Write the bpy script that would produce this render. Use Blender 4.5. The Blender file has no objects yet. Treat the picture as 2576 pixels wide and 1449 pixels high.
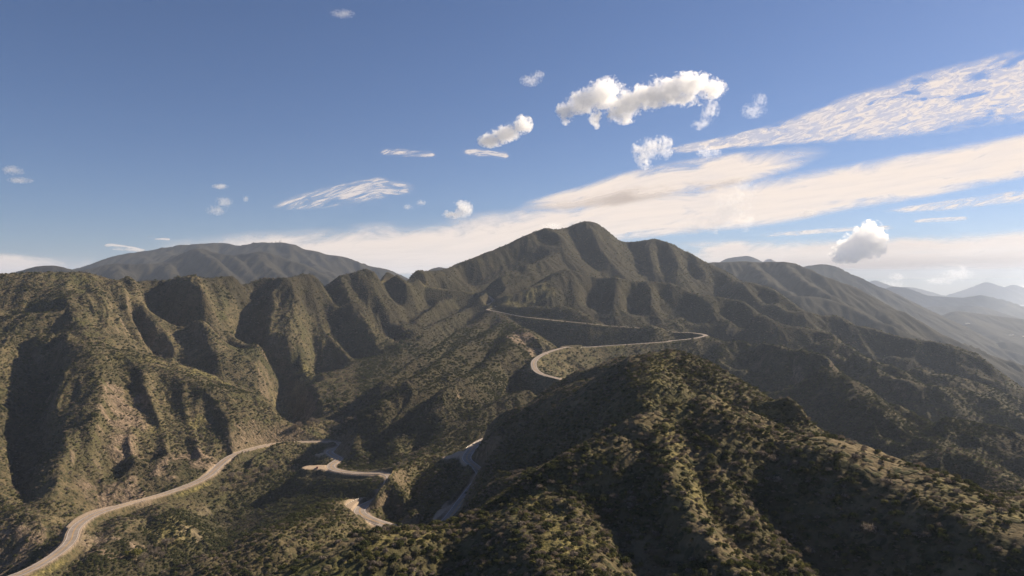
import bpy, bmesh, math, random
import numpy as np
from mathutils import Vector, Matrix

random.seed(7)
RNG = np.random.default_rng(7)
PI = math.pi
R = math.radians
SC = bpy.context.scene
COL = SC.collection
FPX = 1717.0            # focal length in the units the survey lines are written in

# ------------------------------------------------------------------ survey
# The relief is described by ridge, gully and road lines.  A line lists
# (sheet x, sheet y, distance north of the viewpoint in metres); sheets are
# enlargements of the photograph.
SHEETS = {0: (0, 0, 1.0, 1.0),
          1: (0, 566.0, .342, .342), 2: (817.6, 534.6, .342, .342),
          3: (1635.1, 534.6, .3652, .3652), 4: (0, 953.4, .342, .342),
          5: (754.7, 953.4, .342, .342), 6: (1635.1, 922.0, .3652, .3652),
          7: (792.4, 1100.6, .171, .171), 8: (754.7, 1132.0, .04883, .04883),
          11: (1257.8, 125.8, .5117, .5117), 12: (0, 314.5, .5127, .5127)}

def W(sheet, zx, zy, d):
    a, b, c, e = SHEETS[sheet]
    u = a + c * zx
    v = b + e * zy
    return ((u - 1288.0) / FPX * d, d, (724.5 - v) / FPX * d)

LINES = []
def drop(P0, u_ray, m):
    """Point on a sight line that lies a slope m below P0 towards the viewer."""
    x0, y0, z0 = P0
    dx, _, dz = u_ray
    f = lambda D: dz*D - z0 + m*math.hypot(dx*D-x0, D-y0)
    hi, lo = y0, y0*.5
    if f(hi) >= 0: return (dx*hi, hi, dz*hi)
    for _ in range(40):
        mid = (hi+lo)/2
        if f(mid) < 0: hi = mid
        else: lo = mid
    return (dx*hi, hi, dz*hi)
def snap(p):
    """Nearest point of a line already drawn, in the photograph's plane."""
    u0, v0 = p[0]/p[1], p[2]/p[1]
    best = None
    for Q in LINES:
        for q0, q1 in zip(Q[:-1], Q[1:]):
            a = (q0[0]/q0[1]-u0, q0[2]/q0[1]-v0); b = (q1[0]/q1[1]-u0, q1[2]/q1[1]-v0)
            d = (b[0]-a[0], b[1]-a[1]); n = d[0]*d[0]+d[1]*d[1]
            t = 0 if n < 1e-12 else min(1, max(0, -(a[0]*d[0]+a[1]*d[1])/n))
            e = math.hypot(a[0]+t*d[0], a[1]+t*d[1])
            D = q0[1]+(q1[1]-q0[1])*t
            if e < 20/FPX and abs(D-p[1]) < 140:
                k = e*FPX+abs(D-p[1])*.05
                if best is None or k < best[0]:
                    best = (k, tuple(q0[i]+(q1[i]-q0[i])*t for i in range(3)))
    return best[1] if best else p
RIDGES, GULLIES, FLOORS = [], [], []
def L(sheet, pts, m=(.5, .6), ms=.75, kind='r'):
    """A ridge line.  Points without a distance go down at slope m from the point before;
    the ground falls away from the line at slope ms on both sides."""
    P = []
    dropping = any(len(p) == (4 if isinstance(p[0], str) else 2) for p in pts)
    k = 0
    for p in pts:
        sh = sheet
        if isinstance(p[0], str): sh, p = p[1], p[2:]
        if len(p) == 3:
            P.append(W(sh, *p))
            if dropping and len(P) == 1: P[0] = snap(P[0])
        else:
            mm = m[min(k, len(m)-1)] if isinstance(m, tuple) else m
            P.append(drop(P[-1], W(sh, p[0], p[1], 1.0), mm)); k += 1
    if kind == 'r': LINES.append(P); RIDGES.append((P, ms))
    elif kind == 'g': GULLIES.append(P)
    else: FLOORS.append(P)
    return P
def G(sheet, pts, m=(.85, .66)):
    return L(sheet, pts, m=m, kind='g')
def B(sheet, pts):
    return L(sheet, pts, kind='b')
S = lambda *a: ('s',) + a

# --- left massif
L(1, [(-500,330,1060),(-200,345,1060),(0,350,1060),(250,345,1080),(600,335,1110),(820,400,1150),(1000,395,1180),(1130,427,1230),(1280,395,1215),(1420,368,1210),(1560,412,1270),(1700,392,1310),(1830,380,1320),(1950,407,1400),(2120,385,1370),(2300,378,1430),
      S(2,100,485,1490),S(2,170,470,1510),S(2,350,395,1570),S(2,530,395,1610),S(2,700,432,1690),S(2,850,425,1770),S(2,950,400,1830),S(2,1150,308,1920),S(2,1300,255,1970),S(2,1420,198,2010),S(2,1610,118,2060),S(2,1760,127,2150),S(2,1840,92,2180),S(2,1895,68,2195),S(2,1930,58,2200),S(2,1970,70,2210),S(2,2020,104,2225),S(2,2080,150,2240),S(2,2170,205,2260),S(2,2280,212,2240),S(2,2440,195,2200),
      S(3,30,182,2190),S(3,150,215,2180),S(3,260,285,2160),S(3,380,345,2120),S(3,500,400,2050),S(3,575,465,1980)])
# bench and hollow at the top left
L(1, [(-300,680,950),(0,655,950),(240,642,955),(430,628,970),(560,580,990),(640,545,1010),(760,500,1050),(870,455,1090)])
L(1, [(560,575,990),(520,500,1030),(480,440,1065),(500,385,1085)])
L(1, [(560,462,1085),(700,458,1095),(860,460,1110)])
L(1, [(-300,500,950),(-250,900,850),S(4,-250,100,740),S(4,-200,500,640),S(4,-150,900,560)])
L(1, [(100,790,890),(60,1000,830),(-20,1250,760),S(4,-60,400,650),S(4,-20,700,590),S(4,60,850,560)])
G(1, [(240,660,935),(270,760,915),(280,900,880),(235,1080,835),(190,1250,790),S(4,140,280,735),S(4,80,480,695),S(4,110,720,630),S(4,180,930,564)])
L(1, [(330,740,880),(430,790,865),(560,840,855),(690,890,830),(760,990,795),(745,1200,735),(690,1330,700),S(4,700,230,688),S(4,560,370,658),S(4,430,460,642),S(4,345,620,604),S(4,310,830,566),S(4,320,955,545)])
# shoulder running right from that spur
SH = L(1, [(560,840,855),(760,885,860),(950,965,855),(1120,1027,850),(1350,1105,830),(1500,1165,820),(1700,1205,830),(1880,1232,845),(2000,1290,850),(2060,1430,850),S(4,2150,400,838)], ms=.6)
L(1, [(690,890,858),(800,1120),S(4,840,160),S(4,860,420),S(4,830,650),S(4,815,880)], m=.56, ms=0.42)
L(1, [(1230,1070,840),(1230,1133),S(4,1240,200),S(4,1300,450),S(4,1330,640),S(4,1360,740)], m=.55, ms=0.42)
# its front face: low ribs and runnels down to the road
L(1, [(760,885,860),(900,1080),S(4,900,200),S(4,1020,420),S(4,1100,640),S(4,1090,850)], m=.55, ms=0.42)
L(1, [(1350,1105,830),(1420,1300),S(4,1500,330),S(4,1570,520),S(4,1600,620)], m=.5, ms=0.42)
L(1, [(1000,450,1170),(1040,640),(1150,760),(1280,855),(1400,872),(1440,920),(1400,1040),(1490,1140)])
G(1, [(880,480,1150),(900,720),(1050,900),(1110,1010),(1240,1050)])
L(1, [(850,455,1095),(880,580),(950,720),(1000,850),(960,940)])
G(1, [(700,500,1050),(720,700,980),(760,850,905)])
L(1, [(600,600,980),(640,760,925),(700,870,880)])
G(1, [(430,640,955),(460,720,915),(540,820,868)])
G(1, [(1130,435,1290),(1120,590),(1190,720),(1280,850),(1440,945),(1600,1020),(1700,1110),(1810,1180)])
L(1, [(1420,370,1210),(1500,440),(1545,540),(1520,700),(1560,820),(1700,895),(1790,960)])
G(1, [(1690,420,1310),(1720,600),(1780,760),(1850,830)])
L(1, [(1640,420,1320),(1660,560),(1740,700),(1830,830)])
G(1, [(1560,412,1270),(1600,520),(1640,680),(1660,860)])
G(1, [(1950,412,1490),(1850,660),(1860,860),(1800,970),(1825,1150),(2030,1300),(2075,1430),S(4,2150,385,862)])
L(1, [(2120,388,1370),(2185,500),(2140,640),(2060,850),(1990,1000),(2100,1090),(2210,1160),(2240,1260),S(4,2220,150),S(4,2160,240),S(4,2130,330)])
G(1, [(2390,470,1490),(2450,650),(2530,800)])
G(1, [(2260,400,1430),(2300,600),(2350,800),(2380,1000),(2400,1200)])
L(1, [(2200,700,1290),(2230,900),(2280,1080)])
G(2, [(-60,520,1520),(40,680),(100,850),(230,1060),(300,1170)])
L(2, [(60,500,1480),(170,700),(260,890),(430,1060)])
G(2, [(150,530,1560),(300,730),(420,920),(500,1050)])
L(2, [(190,485,1520),(290,680),(400,830),(520,970)])
G(2, [(330,540,1620),(450,720),(560,870)])
L(2, [(400,500,1590),(500,650),(590,820)])
G(2, [(560,560,1700),(580,720),(610,850)])
# canyon bottom
B(2, [(600,885,1375),(600,960,1305),(480,1062,1190),(350,1182,1082),(250,1302,1002),(100,1402,932),S(5,200,262,900),S(5,80,372,855),S(4,2350,440,830),S(4,2330,480,780),S(4,2150,640,735),S(4,1950,790,705),S(4,1650,1000,650),S(4,1250,1262,572),S(4,1050,1445,548),S(4,800,1600,500)])
# headwall
L(2, [(1160,640,1640),(930,690,1545),(740,760,1450),(630,850,1370)])
G(2, [(1100,720,1640),(850,850,1510),(640,930,1375)])
G(2, [(880,600,1690),(760,700,1600),(640,820,1470)])
# centre spurs, each standing in front of the one before
L(2, [(1240,730,1500),(1100,830,1330),(900,990,1130),(700,1100,1010),(480,1270,910),(300,1420,865),(150,1560,850)], ms=.75)
G(2, [(1080,860,1330),(900,1060,1110),(700,1180,985),(480,1350,890),S(5,330,390,860)])
L(2, [(1260,735,1500),(1330,790,1350),(1200,900,1150),(1000,1030,985),(850,1160,870),(650,1280,800),(420,1449,752),S(5,450,420,730),S(5,350,490,718),S(5,290,590,703)], ms=.8)
G(2, [(1180,1000,1080),(1000,1160,930),(850,1290,850),(700,1430,790),S(5,740,340,760),S(5,590,500,720),S(5,440,650,664)])
L(2, [(1330,790,1350),(1400,850,1210),(1335,910,1090),(1345,1000,995),(1150,1120,880),(950,1240,800),(800,1350,765),S(5,850,280,745),S(5,720,440,700)], ms=.85)
L(2, [(1345,1000,995),(1400,1080,965),(1490,1165,932)])
L(2, [(1400,850,1210),(1450,840,1165),(1530,900,1130),(1600,960,1110),(1680,985,1105)])
L(2, [(1420,1100,960),(1250,1350),(1150,1500)], m=.7)
L(2, [(1520,1190,900),(1450,1350),(1400,1500)], m=.7)
L(2, [(1700,1240,845),(1650,1330)], m=.7)
L(5, [(900,250,790),(860,400),(800,560)], m=.65)
B(5, [(1700,60,800),(1480,150,775),(1250,300,735),(1000,480,685),(750,620,630),(640,690,600)])
# hollow right of the road loop
L(2, [(1780,1010,1062),(1850,1070),(1940,1190)])
G(2, [(1870,1025,1130),(1910,1060,1125),(1990,1150,1095),(2000,1250,1060)])
L(2, [(2050,1020,1140),(2060,1180)], m=.75)
L(2, [(2300,1000,1165),(2300,1100)], m=.75)
# --- main mountain
L(2, [(1700,290,1930),(1590,350,1830),(1480,400,1765),(1350,470,1700),(1250,540,1645),(1195,598,1612)])
G(2, [(1440,500,1750),(1460,560)]); L(2, [(1580,380,1830),(1600,440)], m=.6)
G(2, [(1040,480,1840),(1060,600)])
G(2, [(1100,560,1790),(1250,450,1850),(1450,335,1930)])
L(2, [(1610,120,2060),(1690,190),(1750,260),(1810,340),(1890,450)])
G(2, [(1560,180,2060),(1620,240),(1690,300)])
G(2, [(1790,150,2190),(1850,200),(1900,300),(1960,420),(2000,480)])
L(2, [(1930,75,2200),(1900,150),(1960,230),(2090,345),(2180,440),(2230,500)])
L(2, [(2170,208,2255),(2230,330),(2300,470)])
L(2, [(2440,195,2200),(2420,330),(2450,440),(2480,510)])
G(3, [(60,220,2230),(90,350),(130,480)])
L(3, [(80,200,2190),(150,350),(190,460)])
L(3, [(260,290,2160),(330,420),(380,540)])
G(3, [(230,300,2190),(270,420),(310,530)])
# second ridge, running right and down
L(2, [(1300,622,1570),(1450,570,1590),(1640,500,1620),(1700,438,1660),(1790,408,1690),(1880,450,1680),(2020,490,1670),(2140,473,1655),(2250,515,1650),(2460,513,1655),
      S(3,30,480,1655),S(3,160,500,1640),S(3,260,550,1620),S(3,400,580,1600),S(3,560,595,1560),S(3,700,660,1500),S(3,850,740,1430),S(3,950,780,1400),S(3,1080,800,1375),S(3,1170,822,1345),S(3,1250,870,1300),S(3,1450,960,1210),S(3,1600,1030,1150),S(3,1800,1130,1080),S(3,2000,1200,1050),S(3,2280,1260,1050),S(3,2400,1330,1010),S(3,2576,1390,990),S(3,2900,1500,980)])
G(2, [(1600,440,1770),(1420,530,1690),(1250,612,1615)])
L(2, [(1300,665,1540),(1430,695,1500),(1560,685,1490),(1650,700,1470),(1740,680,1465),(1830,710,1440),(1950,780,1400),(2040,823,1370)])
L(2, [(1800,430,1690),(1820,560),(1830,690)])
L(2, [(1700,480,1680),(1660,580),(1640,680)])
G(2, [(2000,520,1710),(2000,640),(1990,760)])
L(2, [(2140,475,1655),(2160,600),(2130,700)])
G(2, [(2280,540,1700),(2280,680),(2260,800)])
L(2, [(2420,515,1655),(2430,660),(2450,810)])
G(3, [(80,520,1690),(110,640),(130,760)])
L(2, [(2340,850,1335),(2400,822,1325),(2450,858,1335)])
L(3, [(260,550,1620),(420,680),(520,740),(640,850),(690,890)])
G(3, [(180,540,1680),(240,680),(350,790)])
G(3, [(440,600,1650),(560,720),(640,800),(720,880)])
G(3, [(620,640,1590),(760,740),(900,850),(1020,940)])
L(3, [(850,740,1430),(920,830),(1000,910),(1050,950)])
G(3, [(1000,800,1440),(1080,880),(1180,980)])
L(3, [(1170,822,1345),(1240,930),(1330,1060),(1400,1130)])
G(3, [(1300,900,1340),(1440,1040),(1560,1160)])
L(3, [(1450,960,1210),(1560,1080),(1680,1200)])
G(3, [(1620,1050,1190),(1740,1170),(1860,1290)])
L(3, [(1800,1130,1080),(1900,1230),(2000,1330)])
G(3, [(2100,1230,1090),(2200,1330),(2300,1420)])
# third ridge
L(3, [(575,465,1980),(680,488,1850),(770,510,1830),(900,600,1760),(1000,655,1710),(1160,712,1680),(1290,710,1680),(1340,750,1650),(1480,795,1600),(1700,870,1530),(1840,890,1500),(2070,905,1480),(2150,960,1440),(2300,1100,1370),(2450,1180,1330),(2576,1230,1320),(2900,1400,1300)])
G(3, [(690,490,1850),(800,620),(850,690)]); G(3, [(850,580,1830),(960,680),(1000,740)])
L(3, [(1000,655,1710),(1060,720),(1120,790)])
G(3, [(1200,715,1730),(1220,780),(1270,850)])
L(3, [(1340,750,1650),(1420,860),(1500,930),(1600,1010)])
G(3, [(1480,800,1650),(1580,930),(1660,1010),(1760,1090)])
L(3, [(1620,845,1560),(1740,970),(1820,1050)])
G(3, [(1800,890,1560),(1900,1010),(1960,1080)])
L(3, [(2070,905,1480),(2120,1000),(2200,1110)])
G(3, [(2200,1020,1450),(2300,1140),(2400,1220)])
L(3, [(1840,1068,1230),(1960,1110,1200),(2040,1105,1200),(2200,1150,1190),(2350,1200,1190),(2576,1300,1160),(2900,1450,1150)])
L(3, [(2040,1105,1200),(2120,1180)])
# fourth ridge
L(3, [(400,850,1240),(490,890,1205),(700,898,1130),(880,953,1060),(1000,965,1035),(1100,975,1010),(1170,1020,955),(1250,1085,900),(1400,1150,845),(1560,1245,790),(1700,1330,745),S(6,1880,370,705),S(6,2050,388,705),S(6,2200,400,705),S(6,2400,450,690),S(6,2576,530,670),S(6,2900,680,650)])
G(3, [(560,920,1200),(620,1050),(700,1180),(760,1300)])
L(3, [(690,910,1130),(720,1080),(770,1260)])
G(3, [(850,980,1100),(900,1150),(960,1320),(1040,1440)])
L(3, [(1100,975,1010),(1170,1060),(1220,1180),S(6,1260,178),S(6,1400,290),S(6,1500,420),S(6,1700,600)])
G(3, [(1000,985,1060),(1060,1130),(1130,1300),(1200,1400)])
G(6, [(1230,60,930),(1330,160),(1560,360),(1830,640)])
L(6, [(1400,95,850),(1560,240),(1720,420),(1830,580)])
G(6, [(1640,260,790),(1760,420),(1850,600)])
L(6, [(1880,370,705),(1960,480),(2000,560)])
L(6, [(1880,655,570),(2000,570,570),(2080,538,572),(2200,590,555),(2400,720,520),(2576,820,490),(2900,1000,470)])
L(6, [(2080,538,572),(2120,640),(2200,760),(2300,860)])
G(6, [(2050,420,730),(2100,500),(2160,560)]); G(6, [(2300,430,700),(2400,560),(2500,660)])
FLOORS.append([(130,900,-150),(190,790,-172),(260,680,-196),(330,580,-216),(400,490,-228),(480,400,-240),(560,330,-250),(640,250,-262)])
FLOORS.append([(420,470,-236),(520,420,-246),(640,380,-256)])
# --- foreground ridge, far crest
L(2, [(1980,1172,610),(2060,1082,600),(2150,1053,590),(2230,1053,578),(2320,1075,545),(2450,1040,475),S(3,0,950,462),S(3,60,933,455),S(3,150,928,446),S(3,250,970,434),S(3,330,1030,424),S(3,450,1090,412),S(3,600,1180,400),S(3,750,1270,386),S(3,880,1360,373),S(6,1000,370,362),S(6,1080,418,354)])
F2 = L(2, [(2450,1040,475),(2300,1110,488),(2150,1190,496),(1980,1200,502),(1900,1210,510),(1800,1250,522),(1680,1320,538)], ms=.9)
L(2, [(1680,1320,538),(1500,1400,555),S(5,1560,200,566),S(5,1500,230,576),S(5,1400,285,583),S(5,1370,380,584),S(5,1335,480,584)], ms=1.5)
L(5, [(1230,850,425),(1330,700,428),(1400,662,410),(1480,655,392)], ms=2.2)
L(5, [(1480,655,392),(1560,650,375),(1640,640,362)], ms=1.4)
R2 = L(5, [(1640,640,362),(1700,632,350),(1850,600,330),(2000,545,312),(2150,470,302),(2300,390,294),(2450,280,286),(2574,190,280)], ms=1.12)
SAD = L(3, [(60,933,455),(30,1050,405),(50,1150,370)], ms=1.08)
# front crest
L(6, [(370,138,290),(300,160,287),(210,220,284),(60,290,278)])
FRONT = L(6, [(370,138,290),(470,185,288),(560,270,286),(700,340,284),(830,400,280),(1000,430,272),(1150,440,260),(1250,460,254),(1330,490,250),(1500,560,243),(1700,650,235),(1800,670,230),(1900,700,226),(2000,770,217),(2150,850,207),(2250,905,201),(2400,955,195),(2576,1010,190),(2900,1120,182)])
L(6, [(2280,930,232),(2400,893,238),(2576,870,246),(2900,840,260)])
CREST = L(6, [(370,138,290),(210,250,281),(60,320,275),(0,350,270),S(5,2480,350,266),S(5,2380,400,262),S(5,2250,480,258),S(5,2100,560,254),S(5,2000,640,250),S(5,1850,775,245),S(5,1650,860,240),S(5,1400,960,240),S(5,1150,1045,240),S(5,1000,1085,236),S(5,760,1080,231),S(5,600,1105,227),S(5,400,1165,221),S(5,200,1285,214),S(5,0,1400,209),S(5,-200,1520,204)])
PSP = L(5, [(1650,860,240),(1800,980,222),(1900,1150,204),(2100,1350,184),(2250,1560,165)])
QSP = L(6, [(0,400,265),(60,480,260),(180,700,234),(300,950,210),(500,1150,193),(700,1350,179),(820,1500,165)])
G(5, [(2050,850,243),(2200,960,233),(2300,1060,223),(2450,1310,203),(2560,1500,185)])
G(6, [(250,420,268),(350,830,235),(500,1080,215),(620,1230,203),(850,1440,191),(1000,1600,178)])
# --- mound between the two road legs, hairpin spur, turnout spur
L(7, [(1025,560,490),(1120,480,512),(1300,400,528),(1500,290,548),(1650,215,566)], ms=1.5)
L(7, [(1650,215,566),(1760,220,566),(1900,300,548),(2080,370,533),(2150,350,533)], ms=1.0)
L(7, [(900,860,462),(940,780,468),(1000,640,480),(1025,560,490),(1130,480,512)], ms=3.0)
L(7, [(1025,560,490),(1150,640,482),(1300,760,470)], ms=1.6)
L(7, [(1900,300,548),(1950,560,500),(1900,800,462),(1870,930,448)], ms=1.0)
L(7, [(1480,1060,425),(1450,1000,428),(1400,1100,422)], ms=1.6)
L(7, [(2400,620,500),(2300,715,485),(2150,850,465)], ms=.9)
L(4, [(2500,872,462),(2450,885,442),(2250,1010,382),(2000,1110,354),(1850,1200,346),(1700,1270,340),(1550,1290,337),(1400,1360,332),(1270,1449,327),(1100,1560,320)], ms=.7)
FLOORS.append([(-30,345,-170),(-70,330,-185),(-110,310,-200),(-160,280,-215)])
# left road surroundings
L(4, [(-300,900,560),(0,932,532),(150,935,525),(300,985,520),(420,1075,514)], ms=1)
L(4, [(560,1449,445),(700,1300,470),(850,1150,505),(900,1000,535)])
G(4, [(900,1040,520),(930,1200,495),(900,1320,480)])
L(4, [(1160,910,565),(1210,1010,545),(1080,1200,515)], ms=0.8)
B(4, [(-300,1700,440),(200,1700,410),(900,1800,395)])
# near ground under the viewpoint
for yy, zz in ((140, -112), (95, -135), (40, -150)):
    FLOORS.append([(-150, yy, zz - 40), (-20, yy, zz - 10), (60, yy, zz), (200, yy, zz)])
FLOORS.append([(-220, 230, -190), (-120, 190, -168), (-60, 160, -140)])
# far rim
FLOORS.append([(-2900, 2880, -120), (-900, 2880, -100), (600, 2850, -200), (1500, 2850, -430), (2900, 2850, -500)])
FLOORS.append([(1300, 2400, -380), (1600, 2000, -420), (1700, 1700, -420), (1700, 1300, -410), (1300, 900, -370), (900, 600, -330)])
FLOORS.append([(1000, 2500, -250), (1500, 2500, -400), (2400, 2400, -470)])

GULLIES.append([(60, 322, -70), (94, 338, -73), (125, 345, -82), (150, 335, -97)])

# --- road centre line (sheet, x, y, distance)
RD = [(4,-40,1500,425),(4,170,1425,440),(4,330,1345,457),(4,470,1245,478),(4,525,1180,492),(4,545,1110,508),(4,600,1050,524),(4,720,985,545),(4,900,925,567),(4,1150,862,597),(4,1380,785,630),(4,1530,715,657),(4,1620,625,690),(4,1700,565,718),(4,1830,520,748),(4,2000,480,778),(4,2200,464,795),(4,2400,461,798),
      (5,270,470,792),(5,310,485,778),(5,290,505,764),(5,240,517,752),(5,215,535,738),(5,240,560,722),(5,290,585,705),(5,255,612,690),(5,225,640,676),(5,245,665,662),(5,330,685,646),(5,470,696,628),(5,620,698,612),
      (5,672,730,570),(5,640,800,530),(5,600,850,508),(5,580,880,492),(5,520,905,478),(5,450,940,462),(5,440,985,448),(5,500,1025,436),(5,600,1062,425),(5,720,1095,415),(5,850,1120,408),(5,980,1115,410),(5,1080,1045,424),(5,1130,985,437),(5,1180,910,452),(5,1260,810,478),(5,1320,730,500),(5,1330,690,512),(5,1290,640,526),(5,1225,590,546),(5,1260,520,572),(5,1320,460,598)]
ROAD1 = [W(*p) for p in RD]
ROAD1 += [W(0,1265,1086,640), W(0,1335,1042,695), W(0,1420,986,770), W(2,1800,1250,818), W(2,1700,1215,842), W(2,1600,1192,866), W(2,1552,1160,890), W(2,1535,1110,930), W(2,1555,1075,965), W(2,1620,1035,1010), W(2,1720,1003,1060), W(2,1800,985,1095), W(2,1860,993,1115), W(2,1980,987,1140), W(2,2150,975,1165), W(2,2350,962,1190), W(2,2540,948,1210), W(3,130,885,1215), W(3,260,872,1220), W(3,350,858,1235),
          W(3,385,845,1252), W(3,350,835,1275), W(3,280,828,1300), W(3,120,822,1320), W(2,2480,868,1330), W(2,2330,850,1345), W(2,2180,840,1355), W(2,2030,828,1362), W(2,1900,812,1372), W(2,1750,800,1395), W(2,1600,782,1425), W(2,1450,765,1460), W(2,1330,742,1495), W(2,1245,722,1510), W(2,1195,715,1525), W(2,1250,702,1545), W(2,1265,690,1560), W(2,1200,684,1575), W(2,1215,670,1600), W(2,1240,655,1625), W(2,1215,625,1650), W(2,1170,597,1665), W(2,1050,583,1662), W(2,930,569,1652), W(2,850,556,1648), W(2,760,540,1645), W(2,640,527,1640), W(2,500,520,1610), W(2,380,515,1570)]

# ------------------------------------------------------------------ numeric helpers
def catmull(P, step):
    P = np.array(P, float)
    out = []
    n = len(P)
    for i in range(n - 1):
        p0, p1, p2, p3 = P[max(i-1,0)], P[i], P[i+1], P[min(i+2,n-1)]
        m = max(2, int(np.linalg.norm(p2 - p1) / step))
        # centripetal-ish: scale tangents to the local span so tight bends do not overshoot
        d1 = np.linalg.norm(p2 - p1)
        t1 = (p2 - p0); t2 = (p3 - p1)
        t1 = t1 / max(np.linalg.norm(t1), 1e-6) * d1
        t2 = t2 / max(np.linalg.norm(t2), 1e-6) * d1
        t = np.arange(m)[:, None] / m
        h1 = 2*t**3 - 3*t**2 + 1; h2 = t**3 - 2*t**2 + t; h3 = -2*t**3 + 3*t**2; h4 = t**3 - t**2
        out.append(h1*p1 + h2*t1 + h3*p2 + h4*t2)
    out.append(P[-1:])
    Q = np.concatenate(out)
    d = np.r_[0, np.cumsum(np.linalg.norm(np.diff(Q, axis=0), axis=1))]
    k = np.linspace(0, d[-1], max(2, int(d[-1] / step)))
    return np.stack([np.interp(k, d, Q[:, j]) for j in range(3)], 1)

def smooth1(a, n):
    for _ in range(n):
        a[1:-1] = .25*a[:-2] + .5*a[1:-1] + .25*a[2:]
    return a

def h2(ix, iy, seed):
    h = (ix.astype(np.int64) * 374761393 + iy.astype(np.int64) * 668265263 + seed * 2147483647) & 0xffffffff
    h = ((h ^ (h >> 13)) * 1274126177) & 0xffffffff
    h = (h ^ (h >> 16))
    return (h & 0xffffff).astype(np.float32) / np.float32(0xffffff)

def vnoise(x, y, seed=0):
    xi = np.floor(x); yi = np.floor(y)
    fx = (x - xi).astype(np.float32); fy = (y - yi).astype(np.float32)
    fx = fx*fx*fx*(fx*(fx*6-15)+10); fy = fy*fy*fy*(fy*(fy*6-15)+10)
    a = h2(xi, yi, seed); b = h2(xi+1, yi, seed); c = h2(xi, yi+1, seed); d = h2(xi+1, yi+1, seed)
    return (a + (b-a)*fx) + ((c + (d-c)*fx) - (a + (b-a)*fx))*fy

def fbm(x, y, wl, octv, seed=0, gain=.5):
    s = 0; amp = 1; tot = 0; ca, sa = math.cos(.65), math.sin(.65)
    for i in range(octv):
        s = s + amp*vnoise(x/wl, y/wl, seed+i*17); tot += amp
        amp *= gain; wl *= .5
        x, y = ca*x - sa*y, sa*x + ca*y
    return s/tot*2 - 1

def sstep(a, b, x):
    t = np.clip((x-a)/(b-a), 0, 1)
    return t*t*(3-2*t)

# ------------------------------------------------------------------ relief grid
APEX = 150.0
T0, T1 = math.log(30 + APEX), math.log(2900 + APEX)
S0, S1 = -1.0, 1.0
NS, NT = 1240, 1440

def solve(points, ns, nt):
    """Membrane through the survey lines, coarse to fine."""
    levels = [(ns//k, nt//k) for k in (16, 8, 4, 2, 1)]
    z = None
    for n_s, n_t in levels:
        wsum = np.zeros((n_t, n_s)); vsum = np.zeros((n_t, n_s))
        i = np.round((points[:,0]-S0)/(S1-S0)*(n_s-1)).astype(int)
        j = np.round((points[:,1]-T0)/(T1-T0)*(n_t-1)).astype(int)
        ok = (i >= 0) & (i < n_s) & (j >= 0) & (j < n_t)
        np.add.at(wsum, (j[ok], i[ok]), points[ok,3]); np.add.at(vsum, (j[ok], i[ok]), points[ok,2]*points[ok,3])
        fix = wsum > 0
        val = np.where(fix, vsum/np.maximum(wsum,1e-9), 0)
        if z is None:
            z = np.full((n_t, n_s), points[:,2].mean())
        else:
            jj = np.linspace(0, z.shape[0]-1, n_t); ii = np.linspace(0, z.shape[1]-1, n_s)
            z = bilin(z, jj[:,None], ii[None,:])
        z = np.where(fix, val, z)
        hs, ht = (S1-S0)/(n_s-1), (T1-T0)/(n_t-1)
        ws, wt = 1/hs**2, 1/ht**2
        tot = 2*(ws+wt); ws /= tot; wt /= tot
        om = 1.9 if n_s > 100 else 1.6
        par = (np.add.outer(np.arange(n_t), np.arange(n_s)) % 2)
        masks = [(par == 0) & ~fix, (par == 1) & ~fix]
        for it in range(160):
            for m in masks:
                p = np.pad(z, 1, mode='edge')
                avg = ws*(p[1:-1,:-2]+p[1:-1,2:]) + wt*(p[:-2,1:-1]+p[2:,1:-1])
                z = np.where(m, z + om*(avg-z), z)
    return z

def bilin(z, j, i):
    j0 = np.clip(np.floor(j).astype(int), 0, z.shape[0]-2); i0 = np.clip(np.floor(i).astype(int), 0, z.shape[1]-2)
    fj = np.clip(j-j0, 0, 1); fi = np.clip(i-i0, 0, 1)
    return (z[j0,i0]*(1-fi)+z[j0,i0+1]*fi)*(1-fj) + (z[j0+1,i0]*(1-fi)+z[j0+1,i0+1]*fi)*fj

def blur(z, n):
    for _ in range(n):
        p = np.pad(z, 1, mode='edge')
        z = .25*p[1:-1,1:-1]*1 + .125*(p[:-2,1:-1]+p[2:,1:-1]+p[1:-1,:-2]+p[1:-1,2:]) + .0625*(p[:-2,:-2]+p[:-2,2:]+p[2:,:-2]+p[2:,2:])
    return z

# road centre line, resampled and graded
road = catmull(ROAD1, 3.0)
road[:,2] = smooth1(road[:,2].copy(), 60)
road[:,0] = smooth1(road[:,0].copy(), 3); road[:,1] = smooth1(road[:,1].copy(), 3)

def sample(P, w=1.0):
    out = []
    for a, b in zip(P[:-1], P[1:]):
        a = np.array(a); b = np.array(b)
        ya, yb = a[1]+APEX, b[1]+APEX
        n = int(np.hypot(a[0]/ya-b[0]/yb, math.log(max(ya,1)/max(yb,1)))/.0016)+2
        t = np.linspace(0, 1, n)[:,None]
        q = a + (b-a)*t
        out.append(np.column_stack([q, np.full(n, w)]))
    return np.concatenate(out)
KS = 2
ns, nt = NS//KS, NT//KS
sc_ = np.linspace(S0, S1, ns); tc_ = np.linspace(T0, T1, nt)
yc_ = np.exp(tc_)[:,None]*np.ones((1, ns)); xc_ = sc_[None,:]*yc_; yc_ = yc_-APEX
# valley floors: a membrane through the floor lines
fl = np.concatenate([sample(P) for P in FLOORS])
zc = solve(np.column_stack([fl[:,0]/(fl[:,1]+APEX), np.log(np.maximum(fl[:,1]+APEX, 1)), fl[:,2], np.ones(len(fl))]), ns, nt)
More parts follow.
